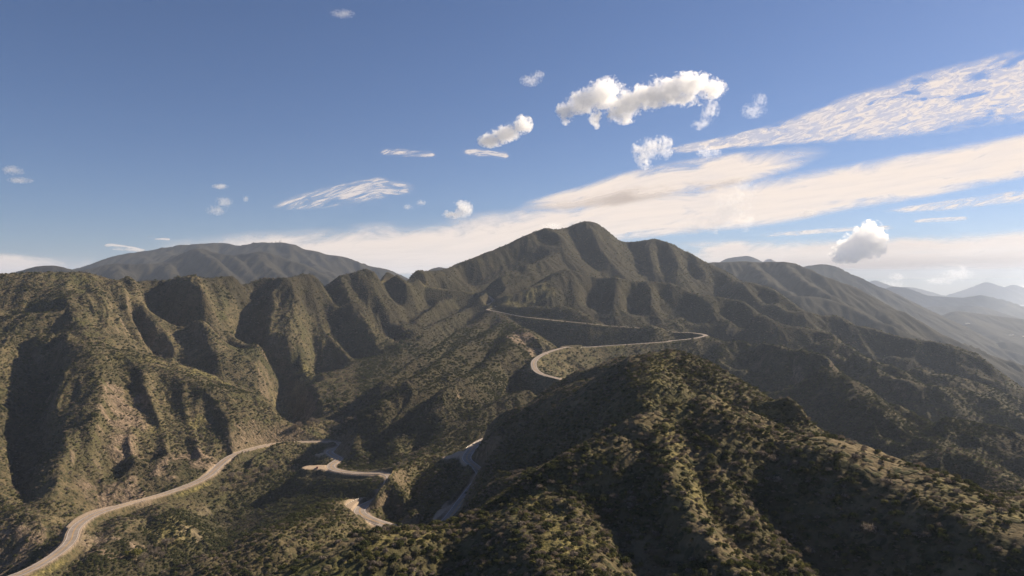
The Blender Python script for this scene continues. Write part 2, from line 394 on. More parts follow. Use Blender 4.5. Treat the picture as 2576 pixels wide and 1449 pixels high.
# hillsides: the ground falls away from every ridge line at that ridge's own slope
src = np.concatenate([sample(P, m) for P, m in RIDGES] + [np.column_stack([road, np.full(len(road), .9)])])
src = src[src[:,1] > 25]
ROUND = 11.0      # crests are rounded
best = np.full((nt, ns), -1e9); who = np.full((nt, ns), -1)
ci = np.clip(np.round((src[:,0]/(src[:,1]+APEX)-S0)/(S1-S0)*(ns-1)).astype(int), 0, ns-1)
cj = np.clip(np.round((np.log(src[:,1]+APEX)-T0)/(T1-T0)*(nt-1)).astype(int), 0, nt-1)
def cone(k, j, i):
    q = src[k]
    d = np.hypot(q[...,0]-xc_[j,i], q[...,1]-yc_[j,i]); r = np.where(q[...,3] > 1.15, 2.0, ROUND)
    return q[...,2] - q[...,3]*(np.sqrt(d*d+r*r)-r)
for k in np.argsort(src[:,2]):
    v = cone(np.array(k), cj[k], ci[k])
    if v > best[cj[k], ci[k]]: best[cj[k], ci[k]] = v; who[cj[k], ci[k]] = k
JJ, II = np.mgrid[0:nt, 0:ns]
for st in (1, 128, 64, 32, 16, 8, 4, 2, 1, 2, 1):
    for dj in (-1, 0, 1):
        for di in (-1, 0, 1):
            if not (dj or di): continue
            j2 = np.clip(JJ+dj*st, 0, nt-1); i2 = np.clip(II+di*st, 0, ns-1)
            w2 = who[j2, i2]
            v = np.where(w2 >= 0, cone(np.maximum(w2, 0), JJ, II), -1e9)
            m = v > best
            best = np.where(m, v, best); who = np.where(m, w2, who)
def smax(a, b, k):
    h = np.clip(.5+.5*(a-b)/k, 0, 1)
    return b+(a-b)*h+k*h*(1-h)
zc = smax(best, zc, 10.0)
def local(P, r, fn):
    """Edit the height grid within r metres of a line."""
    q = sample(P); q = q[q[:,1] > 30]
    a = np.clip(((q[:,0]/(q[:,1]+APEX)-S0)/(S1-S0)*(ns-1)), 0, ns-1); b = (np.log(q[:,1]+APEX)-T0)/(T1-T0)*(nt-1)
    for k in range(0, len(q), 2):
        ya = q[k,1]+APEX; ri = int(r/(ya*2/(ns-1)))+2; rj = int(r/(ya*(T1-T0)/(nt-1)))+2
        s_ = np.s_[max(0,int(b[k])-rj):int(b[k])+rj+1, max(0,int(a[k])-ri):int(a[k])+ri+1]
        d = np.hypot(xc_[s_]-q[k,0], yc_[s_]-q[k,1])
        zc[s_] = fn(zc[s_], d, q[k,2])
for P in GULLIES:
    local(P, 38, lambda z, d, zg: np.where(d < 38, np.minimum(z, np.maximum(zg-3+.5*d, z-7*(1-d/38))), z))
steep = lambda p: 400 < p[1] < 625 and p[0] < 15
for st_, kq in ((False, 1.35), (True, 6.0)):
    P = [tuple(p) for p in road[::2] if steep(p) == st_]
    q_ = [[p, (p[0]+.1, p[1], p[2])] for p in P]
    for p2 in q_: local(p2, 40, lambda z, d, zr: np.where(d < 40, np.minimum(z, zr+kq*np.maximum(d-5, 0)), z))
zc = blur(zc, 2)
jj = np.linspace(0, zc.shape[0]-1, NT); ii = np.linspace(0, zc.shape[1]-1, NS)
Z = blur(bilin(zc, jj[:,None], ii[None,:]), 2).astype(np.float32)
sg = np.linspace(S0, S1, NS, dtype=np.float32); tg = np.linspace(T0, T1, NT, dtype=np.float32)
YA = np.exp(tg)[:,None]*np.ones((1,NS), np.float32)
X = (sg[None,:]*YA).astype(np.float32); Y = (YA-APEX).astype(np.float32)
DS, DT = float(sg[1]-sg[0]), float(tg[1]-tg[0])

def grads(Z):
    gs = np.gradient(Z, axis=1)/DS; gt = np.gradient(Z, axis=0)/DT
    gx = gs/YA
    gy = (gt - sg[None,:]*gs)/YA
    return gx, gy

def gully(Z, wl, amp, seed, X=X, Y=Y, grads=grads):
    """Erosion runnels: stripes that follow the fall line of the slope."""
    gx, gy = grads(blur(Z, 3))
    sl = np.hypot(gx, gy)+1e-4
    dx, dy = -gy/sl, gx/sl
    px, py = X/wl, Y/wl
    cx, cy = np.floor(px), np.floor(py)
    acc = np.zeros_like(Z); wt = np.zeros_like(Z)
    for a in range(-1, 3):
        for b in range(-1, 3):
            ox = cx+a; oy = cy+b
            rx = px-ox-h2(ox, oy, seed)*.8+.4; ry = py-oy-h2(ox, oy, seed+5)*.8+.4
            w = np.exp(-(rx*rx+ry*ry)*2.2)
            acc += w*np.cos((rx*dx+ry*dy)*2*PI*1.15 + 6.28*h2(ox, oy, seed+9)); wt += w
    s = acc/np.maximum(wt, 1e-5)
    s = 1-np.abs(s)*1.6 - .4
    return Z + amp*s*sstep(.12, .55, sl)

droad = np.full((nt, ns), 99.0)
for x, y, z in road[::4]:
    ya = y+APEX; a_ = (x/ya-S0)/(S1-S0)*(ns-1); b_ = (math.log(ya)-T0)/(T1-T0)*(nt-1)
    ri = int(60/(ya*2/(ns-1)))+2; rj = int(60/(ya*(T1-T0)/(nt-1)))+2
    s_ = np.s_[max(0,int(b_)-rj):int(b_)+rj+1, max(0,int(a_)-ri):int(a_)+ri+1]
    droad[s_] = np.minimum(droad[s_], np.hypot(xc_[s_]-x, yc_[s_]-y))
calm = (.2+.8*sstep(6, 48, bilin(droad, jj[:,None], ii[None,:]))).astype(np.float32)
Zs = Z.copy()
near = sstep(330, 150, Y)
Z = Z + fbm(X, Y, 160, 3, 3)*(2.8*sstep(300,700,Y)+1.0)
Z = gully(Z, 90, 2.2*sstep(450, 750, Y), 11)
Z = gully(Z, 42, 1.3*sstep(300, 600, Y)+.3, 23)
Z = gully(Z, 19, .55*sstep(200, 500, Y)+.2, 37)
Z = gully(Z, 9, .35, 51)
Z = Z + fbm(X, Y, 22, 4, 71)*.9
Z = Z + np.abs(fbm(X, Y, 13, 3, 81))*1.7*sstep(700, 1300, Y)
Z = Zs + (Z-Zs)*calm
# bring the crests back to the surveyed height after rounding and weathering
def splat(P, vals, shape, kx, ky):
    num = np.zeros(shape); den = np.zeros(shape)
    i = ((P[:,0]/(P[:,1]+APEX)-S0)/(S1-S0)*(shape[1]-1)); j = ((np.log(P[:,1]+APEX)-T0)/(T1-T0)*(shape[0]-1))
    i = np.clip(np.round(i).astype(int), 0, shape[1]-1); j = np.clip(np.round(j).astype(int), 0, shape[0]-1)
    np.add.at(num, (j, i), vals); np.add.at(den, (j, i), 1.0)
    return num, den
rs = np.concatenate([sample(P) for P, m in RIDGES]); rs = rs[(rs[:,1] > 35) & (rs[:,1] < 2850)]
gz = bilin(Z, (np.log(rs[:,1]+APEX)-T0)/DT, (rs[:,0]/(rs[:,1]+APEX)-S0)/DS)
res = np.clip(rs[:,2]-np.interp(rs[:,1], [150, 300, 600, 900, 1400, 2000], [2.2, 2.5, 2.2, 1.7, .9, .5])-gz, -14, 14)
num, den = splat(rs, res, (nt, ns), 1, 1)
num, den = blur(num, 10), blur(den, 10)
corr = num/(den+.012)
Z = (Z + bilin(corr, jj[:,None], ii[None,:])).astype(np.float32)

# ------------------------------------------------------------------ roads and turnouts cut into the relief
def WZ(sheet, zx, zy, z):
    """Point of the plane at height z seen at a sheet position."""
    a, b, c, e = SHEETS[sheet]
    v = b + e*zy
    return W(sheet, zx, zy, z*FPX/(724.5-v))

def roadz(x, y):
    k = np.argmin((road[:,0]-x)**2+(road[:,1]-y)**2)
    return float(road[k,2])

# (points, flat half width): gravel turnouts beside the carriageway
PADS = []
def pad(sheet, z, pts_, half):
    P = [WZ(sheet, px, py, z) for px, py in pts_]
    PADS.append((catmull(P, 2.0) if len(P) > 1 else np.array(P), half))
pad(8, -175.3, [(520,880),(800,870),(1100,860)], 7.5)
pad(8, -175.3, [(1100,860),(1250,900)], 6.5)
pad(8, -176.6, [(900,215),(1150,165)], 2.5)
pad(4, -180.0, [(540,1075),(600,1020),(700,970),(800,945)], 4.5)
pad(7, -147.6, [(480,1065),(530,990),(650,930),(800,890)], 4.6)
pad(7, -136.5, [(1950,290),(2060,260),(2150,210)], 4.0)
pad(7, -142.8, [(1800,1200),(1900,1080),(2020,1000)], 3.0)
pad(2, -95.5, [(1760,985),(1860,975)], 6)

carve_d = np.full(Z.shape, 999., np.float32); carve_z = np.zeros(Z.shape, np.float32); carve_r = np.zeros(Z.shape, np.float32); road_d = np.full(Z.shape, 999., np.float32)
def stamp(P, half, is_road):
    for x, y, z in P:
        ya = y+APEX; r = 30.0
        i = (x/ya-S0)/DS; j = (math.log(ya)-T0)/DT
        ri = int(r/(DS*ya))+2; rj = int(r/(DT*ya))+2
        i0, i1 = max(0, int(i)-ri), min(NS, int(i)+ri+1); j0, j1 = max(0, int(j)-rj), min(NT, int(j)+rj+1)
        if i0 >= i1 or j0 >= j1: continue
        d = np.hypot(X[j0:j1,i0:i1]-x, Y[j0:j1,i0:i1]-y)
        if is_road:
            road_d[j0:j1,i0:i1] = np.minimum(road_d[j0:j1,i0:i1], d)
        e = np.maximum(d-half, 0)
        s = carve_d[j0:j1,i0:i1]; m = e < s-.02
        s[m] = e[m]; carve_z[j0:j1,i0:i1][m] = z; carve_r[j0:j1,i0:i1][m] = math.hypot(x, y)
HALF = 3.9
stamp(road, HALF+1.0, True)
for P, h in PADS:
    stamp(P, h, False)
Zraw = Z.copy()
# cut above / fill below: steep next to the road bed, easing back to the hillside
up = np.where((Y > 400) & (Y < 625) & (X < 20) & (X > -97), 5.0, 1.3)
lim_up = carve_z-.12 + carve_d*up; lim_dn = carve_z-.12 - carve_d*.95
Z = np.where(carve_d < 900, np.clip(Z, lim_dn, lim_up), Z).astype(np.float32)

# earth berm along the outer edge of the upper road legs
near_side = sstep(2.0, 4.5, carve_r-np.hypot(X, Y))*(carve_d < 6)
nsw = sstep(2.0, 4.5, carve_r-np.hypot(X, Y))*(carve_d < 22)
Z = Z - 1.1*near_side*sstep(.2, 2.5, carve_d)*(carve_r < 900)
Z = np.where(nsw*(carve_r > 740)*(carve_r < 880) > .5, np.minimum(Z, carve_z-.1-.32*np.maximum(carve_d-.5, 0)), Z)
Z = Z + near_side*sstep(.4, 1.6, carve_d)*(1-sstep(2.5, 6, carve_d))*(2.3*sstep(1270, 1300, carve_r)*(1-sstep(1480, 1510, carve_r))+1.5*sstep(1090, 1130, carve_r)*(1-sstep(1270, 1300, carve_r)))

gx, gy = grads(blur(Z, 2)); slope = np.hypot(gx, gy)
def blob(pts_, r):
    m = np.zeros(Z.shape, np.float32)
    for p in pts_:
        d = np.hypot(X-p[0], Y-p[1]); m = np.maximum(m, 1-sstep(r*.45, r, d))
    return m
nz1 = fbm(X, Y, 14, 4, 101); nz2 = fbm(X, Y, 60, 4, 131)
rock = np.zeros(Z.shape, np.float32)
cut = (1-sstep(6, 20, carve_d))*sstep(.55, .95, slope)*(Z > carve_z+.6)
rock = np.maximum(rock, cut*sstep(-.35, .1, nz1+.3)*(1-.75*sstep(950, 1050, Y))*.6)
ROCKS = [W(2,1450,880,1130), W(2,1520,950,1090), W(2,1600,1000,1060), W(2,1420,960,1090), W(4,1450,600,690), W(4,1250,690,650), W(4,1050,760,615), W(4,930,820,590), W(4,820,700,610), W(4,1000,500,680), W(4,900,300,720),
         W(4,150,1120,495), W(4,330,1100,497), W(4,200,1230,478), W(4,2220,120,945), W(4,2150,250,915), W(1,2030,1290,880), W(1,920,1330,760), W(4,880,1150,500)]
rock = np.maximum(rock, blob(ROCKS, 34)*sstep(-.1, .35, nz1+.45*nz2+.15))
rock = np.maximum(rock, .55*sstep(1.0, 1.35, slope)*sstep(.0, .35, nz1)*sstep(350, 500, Y)*(1-sstep(1000, 1300, Y)))
grass = np.zeros(Z.shape, np.float32)
GR = [(W(5,1950,1150,203), 14), (W(5,1900,950,225), 12), (W(6,300,800,235), 10), (W(6,450,1060,214), 9), (W(5,2050,1320,188), 10), (W(6,600,1230,203), 8), (W(6,700,300,376), 22), (W(6,560,250,384), 20), (W(3,120,1050,385), 22), (W(3,30,1180,345), 20), (W(3,250,1150,360), 16),
      (W(6,880,440,279), 8), (W(6,2350,920,200), 12), (W(6,1000,440,272), 9), (W(1,1480,960,900), 45), (W(1,1560,1000,900), 35), (W(1,1050,950,870), 40), (W(1,2250,850,1130), 50), (W(1,2080,950,1080), 30), (W(1,50,470,980), 40), (W(2,1560,600,1580), 60), (W(2,1430,640,1560), 60),
      (W(4,1050,380,720), 25), (W(4,1500,390,760), 25), (W(4,1250,1050,535), 22), (W(5,1800,1010,218), 8), (W(6,2420,1080,186), 10)]
for p, r in GR:
    grass = np.maximum(grass, blob([p], r))
grass = grass*sstep(-.2, .3, nz1+.5*nz2)
def streak(P, r, dx, amt):
    q = sample(P)[::3]
    return amt*blob([(p[0]+dx, p[1]) for p in q], r)
for P, r, dx, amt in ((CREST, 7, 2.5, .8), (PSP, 10, 4, .95), (QSP, 10, 4, .9), (R2, 6, 2, .7), (F2, 9, 3, .6), (SAD, 11, 4, .8), (FRONT, 5, 2, .6)):  # dry grass, set towards the sun side so crests also look lit
    grass = np.maximum(grass, streak(P, r, dx, amt)*sstep(-.25, .2, nz1+.4*nz2))
verge = sstep(5.6, 6.6, road_d)*(1-sstep(7.5, 12, road_d))*sstep(-.1, .25, fbm(X, Y, 45, 2, 151))
grass = np.maximum(grass, verge)
GRV = [(WZ(8,1800,480,-175), 6), (WZ(8,1500,620,-175), 5), (WZ(7,1780,1230,-143), 8), (WZ(7,1700,1290,-143), 7), (WZ(7,1950,1060,-143), 5), (WZ(8,150,880,-176), 6), (WZ(4,2400,490,-179), 7), (WZ(7,2000,300,-137), 5), (WZ(7,240,110,-178), 6)]
for p, r in GRV:
    grass = np.maximum(grass, blob([p], r))
dirt = np.where(carve_d < 900, 1-sstep(.2, 2.2-1.6*sstep(760, 860, Y), carve_d+nz1*1.2+.9*sstep(760, 860, Y)), 0).astype(np.float32)
dirt = dirt*(1-sstep(.45, .85, slope))*(1-.7*sstep(1230, 1290, Y))
DT_ = [(W(4,1400,1000,540), 14), (W(4,880,1180,500), 18), (W(4,650,1150,500), 16), (W(4,1600,830,610), 22), (W(4,350,1330,470), 10)]
for p, r in DT_:
    dirt = np.maximum(dirt, .3*blob([p], r)*sstep(-.2, .3, nz1))

# ------------------------------------------------------------------ object helpers
def link(o, parent=None):
    COL.objects.link(o)
    if parent is not None: o.parent = parent
    return o
def tag(o, label=None, cat=None, group=None, kind=None):
    if label: o['label'] = label
    if cat: o['category'] = cat
    if group: o['group'] = group
    if kind: o['kind'] = kind
    return o
def mesh_np(name, V, F, mats, smooth=True, attrs=None, midx=None):
    """V (n,3), F (m,k) with constant k."""
    me = bpy.data.meshes.new(name)
    V = np.ascontiguousarray(V, np.float32); F = np.ascontiguousarray(F, np.int32)
    m, k = F.shape
    me.vertices.add(len(V)); me.vertices.foreach_set('co', V.ravel())
    me.loops.add(m*k); me.loops.foreach_set('vertex_index', F.ravel())
    me.polygons.add(m); me.polygons.foreach_set('loop_start', np.arange(0, m*k, k, dtype=np.int32))
    me.polygons.foreach_set('loop_total', np.full(m, k, np.int32)) if hasattr(me.polygons, 'foreach_set') else None
    me.polygons.foreach_set('use_smooth', np.full(m, smooth, bool))
    for mt in (mats if isinstance(mats, (list, tuple)) else [mats]): me.materials.append(mt)
    if midx is not None: me.polygons.foreach_set('material_index', np.ascontiguousarray(midx, np.int32))
    for nme, (typ, arr) in (attrs or {}).items():
        a = me.attributes.new(nme, typ, 'POINT')
        a.data.foreach_set('color' if typ == 'FLOAT_COLOR' else 'value', np.ascontiguousarray(arr, np.float32).ravel())
    me.update(); me.validate()
    return me
def grid_faces(nr, nc):
    a = np.arange(nr*nc).reshape(nr, nc)
    return np.stack([a[:-1,:-1], a[:-1,1:], a[1:,1:], a[1:,:-1]], -1).reshape(-1, 4)
def obj(name, me, parent=None):
    return link(bpy.data.objects.new(name, me), parent)

# ------------------------------------------------------------------ materials
class NT_:
    def __init__(s, name):
        s.m = bpy.data.materials.new(name); s.m.use_nodes = True
        s.t = s.m.node_tree; s.n = s.t.nodes; s.n.clear()
        s.out = s.n.new('ShaderNodeOutputMaterial')
    def node(s, typ, ins=None, **kw):
        q = s.n.new(typ)
        for k, v in kw.items(): setattr(q, k, v)
        for k, v in (ins or {}).items():
            if isinstance(v, bpy.types.NodeSocket): s.t.links.new(v, q.inputs[k])
            else: q.inputs[k].default_value = v
        return q
    def math(s, op, a, b=0.0, c=0.0, clamp=False):
        return s.node('ShaderNodeMath', {0: a, 1: b, 2: c}, operation=op, use_clamp=clamp).outputs[0]
    def ramp(s, v, lo, hi):
        return s.node('ShaderNodeMapRange', {'Value': v, 'From Min': lo, 'From Max': hi}, interpolation_type='SMOOTHSTEP').outputs[0]
    def mix(s, f, a, b):
        q = s.n.new('ShaderNodeMix'); q.data_type = 'RGBA'
        for k, v in ((0, f), (6, a), (7, b)):
            if isinstance(v, bpy.types.NodeSocket): s.t.links.new(v, q.inputs[k])
            else: q.inputs[k].default_value = v if k == 0 else (*v, 1)
        return q.outputs[2]
    def noise(s, co, scale, det=4, rough=.55, dist=0):
        return s.node('ShaderNodeTexNoise', {'Vector': co, 'Scale': scale, 'Detail': det, 'Roughness': rough, 'Distortion': dist}).outputs[0]
    def coord(s): return s.node('ShaderNodeTexCoord').outputs['Object']
    def geo(s): return s.node('ShaderNodeNewGeometry').outputs['Position']
    def attr(s, n): return s.node('ShaderNodeAttribute', attribute_name=n).outputs['Fac']
    def surf(s, col, rough=.9, bump=None, dist=.3, strength=.6, spec=.15):
        b = s.node('ShaderNodeBsdfPrincipled', {'Base Color': col if isinstance(col, bpy.types.NodeSocket) else (*col, 1), 'Roughness': rough, 'Specular IOR Level': spec})
        if bump is not None:
            bm_ = s.node('ShaderNodeBump', {'Height': bump, 'Distance': dist, 'Strength': strength})
            s.t.links.new(bm_.outputs[0], b.inputs['Normal'])
        s.t.links.new(b.outputs[0], s.out.inputs[0])
        return b

def chaparral(name, use_attr=True, far_=False):
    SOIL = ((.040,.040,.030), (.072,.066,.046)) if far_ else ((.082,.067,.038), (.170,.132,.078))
    k = NT_(name); P = k.geo()
    n1 = k.noise(P, .018, 4, .6); n2 = k.noise(P, .09, 5, .65); n3 = k.noise(P, .45, 4, .7)
    vor = k.node('ShaderNodeTexVoronoi', {'Vector': P, 'Scale': .30, 'Randomness': 1.0}, feature='F1')
    vd, vc = vor.outputs['Distance'], vor.outputs['Color']
    vr = k.node('ShaderNodeSeparateColor', {0: vc}).outputs[0]
    soil = k.mix(k.ramp(n2, .35, .65), SOIL[0], SOIL[1])
    soil = k.mix(k.ramp(n1, .52, .68), soil, (.075,.075,.028))
    bush = k.mix(vr, (.026,.031,.016), (.062,.062,.030))
    bush = k.mix(k.ramp(vr, .72, .9), bush, (.120,.096,.062))
    cover = k.ramp(k.math('ADD', k.math('MULTIPLY', n2, .9), k.math('MULTIPLY', n3, .45)), .64, .82)
    spot = k.math('MULTIPLY', k.math('SUBTRACT', 1.0, k.ramp(vd, .35, .62)), k.math('SUBTRACT', 1.0, k.math('MULTIPLY', cover, .8)), clamp=True)
    col = k.mix(spot, soil, bush)
    h = k.math('ADD', k.math('MULTIPLY', spot, .55), k.math('MULTIPLY', n3, .8))
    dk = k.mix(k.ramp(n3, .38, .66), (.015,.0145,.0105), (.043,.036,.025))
    col = k.mix(k.attr('scrub_shade') if use_attr else .88, col, dk)  # darkens the ground: dark scrub tone together with painted shade
    if use_attr:
        col = k.mix(k.math('MULTIPLY', k.attr('litter'), .92), col, k.mix(n3, (.034,.034,.018), (.088,.078,.042)))
        g = k.math('MULTIPLY', k.attr('grass'), k.math('SUBTRACT', 1.0, k.math('MULTIPLY', spot, .65)))
        gc = k.mix(k.ramp(n3, .4, .65), (.078,.072,.028), (.205,.170,.075))
        col = k.mix(g, col, gc)
        rk = k.attr('rock')
        rn = k.noise(k.node('ShaderNodeMapping', {'Vector': P, 'Scale': (.5, .5, .16)}).outputs[0], .55, 6, .7, .6)
        rc = k.mix(k.ramp(rn, .36, .66), (.105,.080,.058), (.29,.215,.155))
        rc = k.mix(k.math('MULTIPLY', spot, k.ramp(n3, .5, .6)), rc, bush)
        col = k.mix(k.math('MULTIPLY', rk, k.ramp(n3, .28, .5)), col, rc)
        h = k.math('ADD', h, k.math('MULTIPLY', k.math('MULTIPLY', rn, rk), 3.0))
        dn = k.noise(P, 1.4, 4, .7)
        dc = k.mix(k.ramp(dn, .35, .68), (.27,.205,.145), (.41,.32,.24))
        da = k.attr('dirt')
        col = k.mix(da, col, dc)
        h = k.math('MULTIPLY', h, k.math('SUBTRACT', 1.0, k.math('MULTIPLY', da, .92)))
    k.surf(col, .95, h, 1.6, .75, .05)
    return k.m
M_LAND = chaparral('chaparral_ground')
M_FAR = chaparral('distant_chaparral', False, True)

# ------------------------------------------------------------------ terrain sheet
# beyond the surveyed hills the sheet runs on, coarser, to the horizon
tail = []
ycur, zl = float(Y[-1,0]), Z[-1].copy()
for q in range(40):
    f = (q+1)/40
    yy = ycur*(18000/ycur)**f
    zz = zl*(1-sstep(0, .35, f)) + (-520+60*fbm(sg*(yy+APEX), np.full(NS, yy, np.float32), 1800, 3, 201))*sstep(0, .35, f)
    tail.append((sg*(yy+APEX), np.full(NS, yy), zz))
XX = np.concatenate([X]+[t[0][None] for t in tail]); YY = np.concatenate([Y]+[t[1][None] for t in tail]); ZZ = np.concatenate([Z]+[t[2][None] for t in tail])
padz = lambda a, c: np.concatenate([a, np.full((40, NS), c, np.float32)])
scrub_shade = np.clip(.90*sstep(1120, 1480, Y)+.5*sstep(520, 640, Y)*sstep(.2, -.25, nz2), 0, .92)  # dark scrub tone, also standing in for shade on the main mountain
scrub_shade = np.maximum(scrub_shade, .8*sstep(640, 720, Y)*(1-sstep(1250, 1400, Y))*sstep(-.27, -.19, X/Y)*(1-sstep(.02, .06, X/Y))*sstep(8, 16, carve_d))  # shade of the centre slopes, put into the ground colour
crk = np.interp(Y, [380, 500, 548, 572, 650, 705], [-310, -302, -296, -287, -274, -255])
scrub_shade = np.maximum(scrub_shade, .62*sstep(540, 640, Y)*sstep(.17, .24, X/Y))  # right-hand ridges darkened in colour to look shaded
scrub_shade = np.maximum(scrub_shade, .85*sstep(4, 16, X-crk)*sstep(-95, -125, X)*sstep(370, 390, Y)*(1-sstep(690, 720, Y))*sstep(6, 14, carve_d))  # cast shadow over the ravine, painted as darker ground
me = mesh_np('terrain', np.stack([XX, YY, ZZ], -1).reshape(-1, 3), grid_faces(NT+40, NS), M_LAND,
             attrs={'scrub_shade': ('FLOAT', padz(scrub_shade, .8)), 'litter': ('FLOAT', padz(np.clip(.62+.75*nz2+.55*nz1, 0, 1)*(1-.45*sstep(560, 900, Y)), .3)), 'rock': ('FLOAT', padz(rock, 0)), 'grass': ('FLOAT', padz(grass, 0)), 'dirt': ('FLOAT', padz(dirt, 0))})
terrain = tag(obj('terrain', me), kind='structure')

def zat(x, y):
    ya = y+APEX
    return bilin(Z, np.asarray((np.log(ya)-T0)/DT), np.asarray((x/ya-S0)/DS))

# ------------------------------------------------------------------ road surface and paint
k = NT_('worn_asphalt'); P = k.geo()
n = k.noise(P, .25, 5, .65); n_ = k.noise(P, 3.0, 3, .6)
ac = k.mix(k.ramp(n, .35, .68), (.215,.180,.155), (.31,.262,.225)); ac = k.mix(k.math('MULTIPLY', n_, .35), ac, (.17,.14,.12))
k.surf(ac, .85, n_, .02, .4, .2); M_ROAD = k.m
k = NT_('white_road_paint'); P = k.geo(); k.surf(k.mix(k.ramp(k.noise(P, .8, 4), .35, .7), (.42,.37,.33), (.70,.64,.58)), .7); M_WHITE = k.m
k = NT_('yellow_road_paint'); P = k.geo(); k.surf(k.mix(k.ramp(k.noise(P, .8, 4), .35, .7), (.40,.23,.06), (.58,.34,.07)), .7); M_YEL = k.m

def tang(P):
    t = np.gradient(P[:, :2], axis=0); t /= np.maximum(np.linalg.norm(t, axis=1, keepdims=True), 1e-6)
    return t
def ribbon(P, offs, dz):
    t = tang(P); nrm = np.stack([t[:,1], -t[:,0]], 1)      # to the right of travel
    rows = [np.column_stack([P[:,0]+nrm[:,0]*o, P[:,1]+nrm[:,1]*o, P[:,2]+dz]) for o in offs]
    V = np.stack(rows, 1); return V.reshape(-1, 3), grid_faces(len(P), len(offs))
roadf = catmull(road, 1.5)
V, F = ribbon(roadf, [-HALF, -HALF/2, 0, HALF/2, HALF], 0.0)
tag(obj('road', mesh_np('road', V, F[:, ::-1], M_ROAD)), kind='structure')
Vs, Fs, ms, o_ = [], [], [], 0
for off, w, mi in ((-HALF+.55, .14, 0), (HALF-.55, .14, 0), (-.2, .10, 1), (.2, .10, 1)):
    V, F = ribbon(roadf, [off-w, off+w], .03); Vs.append(V); Fs.append(F[:, ::-1]+o_); ms.append(np.full(len(F), mi)); o_ += len(V)
tag(obj('road_markings', mesh_np('road_markings', np.concatenate(Vs), np.concatenate(Fs), [M_WHITE, M_YEL], midx=np.concatenate(ms))), kind='structure')

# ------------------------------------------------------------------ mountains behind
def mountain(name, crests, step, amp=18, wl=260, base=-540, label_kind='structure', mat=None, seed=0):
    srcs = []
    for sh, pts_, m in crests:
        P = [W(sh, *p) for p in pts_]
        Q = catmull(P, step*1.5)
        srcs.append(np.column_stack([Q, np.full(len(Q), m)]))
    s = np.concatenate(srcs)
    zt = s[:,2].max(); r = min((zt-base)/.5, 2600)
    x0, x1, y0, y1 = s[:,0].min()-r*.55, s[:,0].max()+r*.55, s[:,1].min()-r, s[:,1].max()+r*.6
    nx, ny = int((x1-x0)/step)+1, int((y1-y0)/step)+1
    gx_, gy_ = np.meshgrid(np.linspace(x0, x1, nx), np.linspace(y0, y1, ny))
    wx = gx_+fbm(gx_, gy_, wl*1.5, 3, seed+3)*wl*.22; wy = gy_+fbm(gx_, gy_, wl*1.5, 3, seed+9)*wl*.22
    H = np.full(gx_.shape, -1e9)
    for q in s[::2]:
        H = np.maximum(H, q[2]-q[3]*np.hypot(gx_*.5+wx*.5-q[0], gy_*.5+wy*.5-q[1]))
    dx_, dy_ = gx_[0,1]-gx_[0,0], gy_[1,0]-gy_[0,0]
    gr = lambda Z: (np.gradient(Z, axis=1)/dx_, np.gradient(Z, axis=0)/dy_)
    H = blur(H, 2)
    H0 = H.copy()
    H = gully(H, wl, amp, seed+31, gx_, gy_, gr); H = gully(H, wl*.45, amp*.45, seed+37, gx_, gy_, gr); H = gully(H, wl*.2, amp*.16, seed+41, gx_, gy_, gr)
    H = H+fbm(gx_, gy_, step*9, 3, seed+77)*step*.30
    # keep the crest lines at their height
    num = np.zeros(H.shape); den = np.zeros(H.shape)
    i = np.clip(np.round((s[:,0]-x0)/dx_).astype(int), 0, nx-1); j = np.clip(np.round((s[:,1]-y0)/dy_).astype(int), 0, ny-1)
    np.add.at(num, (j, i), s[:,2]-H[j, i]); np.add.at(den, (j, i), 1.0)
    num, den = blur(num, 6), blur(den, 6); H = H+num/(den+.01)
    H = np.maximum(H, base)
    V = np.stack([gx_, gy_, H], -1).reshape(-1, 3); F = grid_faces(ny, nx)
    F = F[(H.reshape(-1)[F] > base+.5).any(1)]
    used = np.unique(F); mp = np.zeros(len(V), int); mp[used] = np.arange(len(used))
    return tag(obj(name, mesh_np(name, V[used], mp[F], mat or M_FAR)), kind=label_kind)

mountain('mountain_range', [
    (1, [(480,360,5000),(560,325,5000),(700,280,5000),(830,240,5000),(960,205,5050),(1150,180,5100),(1260,155,5100),(1390,145,5100),(1560,132,5100),(1660,133,5100),(1740,150,5050),(1820,148,5000),(1900,130,4950),(2000,125,4900),(2130,135,4900),(2210,170,4900),(2320,190,4900),(2400,215,4900),(2500,230,4900),(2580,250,4900),(2700,300,4900),(2860,330,4900),(3000,395,4900),(3150,460,4900)], .55),
    (1, [(1960,150,4880),(2050,230,4700),(2160,300,4500),(2330,370,4300)], .6), (1, [(2220,190,4880),(2300,280,4650),(2440,380,4400)], .6),
    (1, [(1500,150,5080),(1460,175,4800),(1300,222,4500)], .6), (1, [(1000,210,5040),(1080,240,4900),(1120,270,4700)], .6), (1, [(1240,180,5090),(1260,230,4800)], .6)],
    14, amp=22, wl=330, seed=5)
mountain('mountain_foothills', [
    (1, [(560,400,3500),(650,330,3600),(740,305,3650),(850,285,3700),(1000,290,3700),(1130,285,3750),(1230,270,3800),(1310,225,3850),(1450,172,3900),(1520,185,3900),(1600,212,3850),(1700,222,3850),(1800,215,3850),(1920,200,3850),(2010,215,3850),(2100,250,3800),(2220,290,3750),(2330,340,3700),(2460,400,3650)], .6),
    (1, [(1230,272,3800),(1240,330,3550),(1290,400,3400)], .65), (1, [(1450,175,3900),(1560,250,3650),(1650,330,3450),(1720,400,3350)], .65), (1, [(1920,200,3850),(1960,290,3600),(2080,380,3400)], .65), (1, [(850,285,3700),(850,360,3450)], .65), (1, [(1700,222,3850),(1800,300,3600),(1850,380,3450)], .65)],
    10, amp=14, wl=220, seed=15)
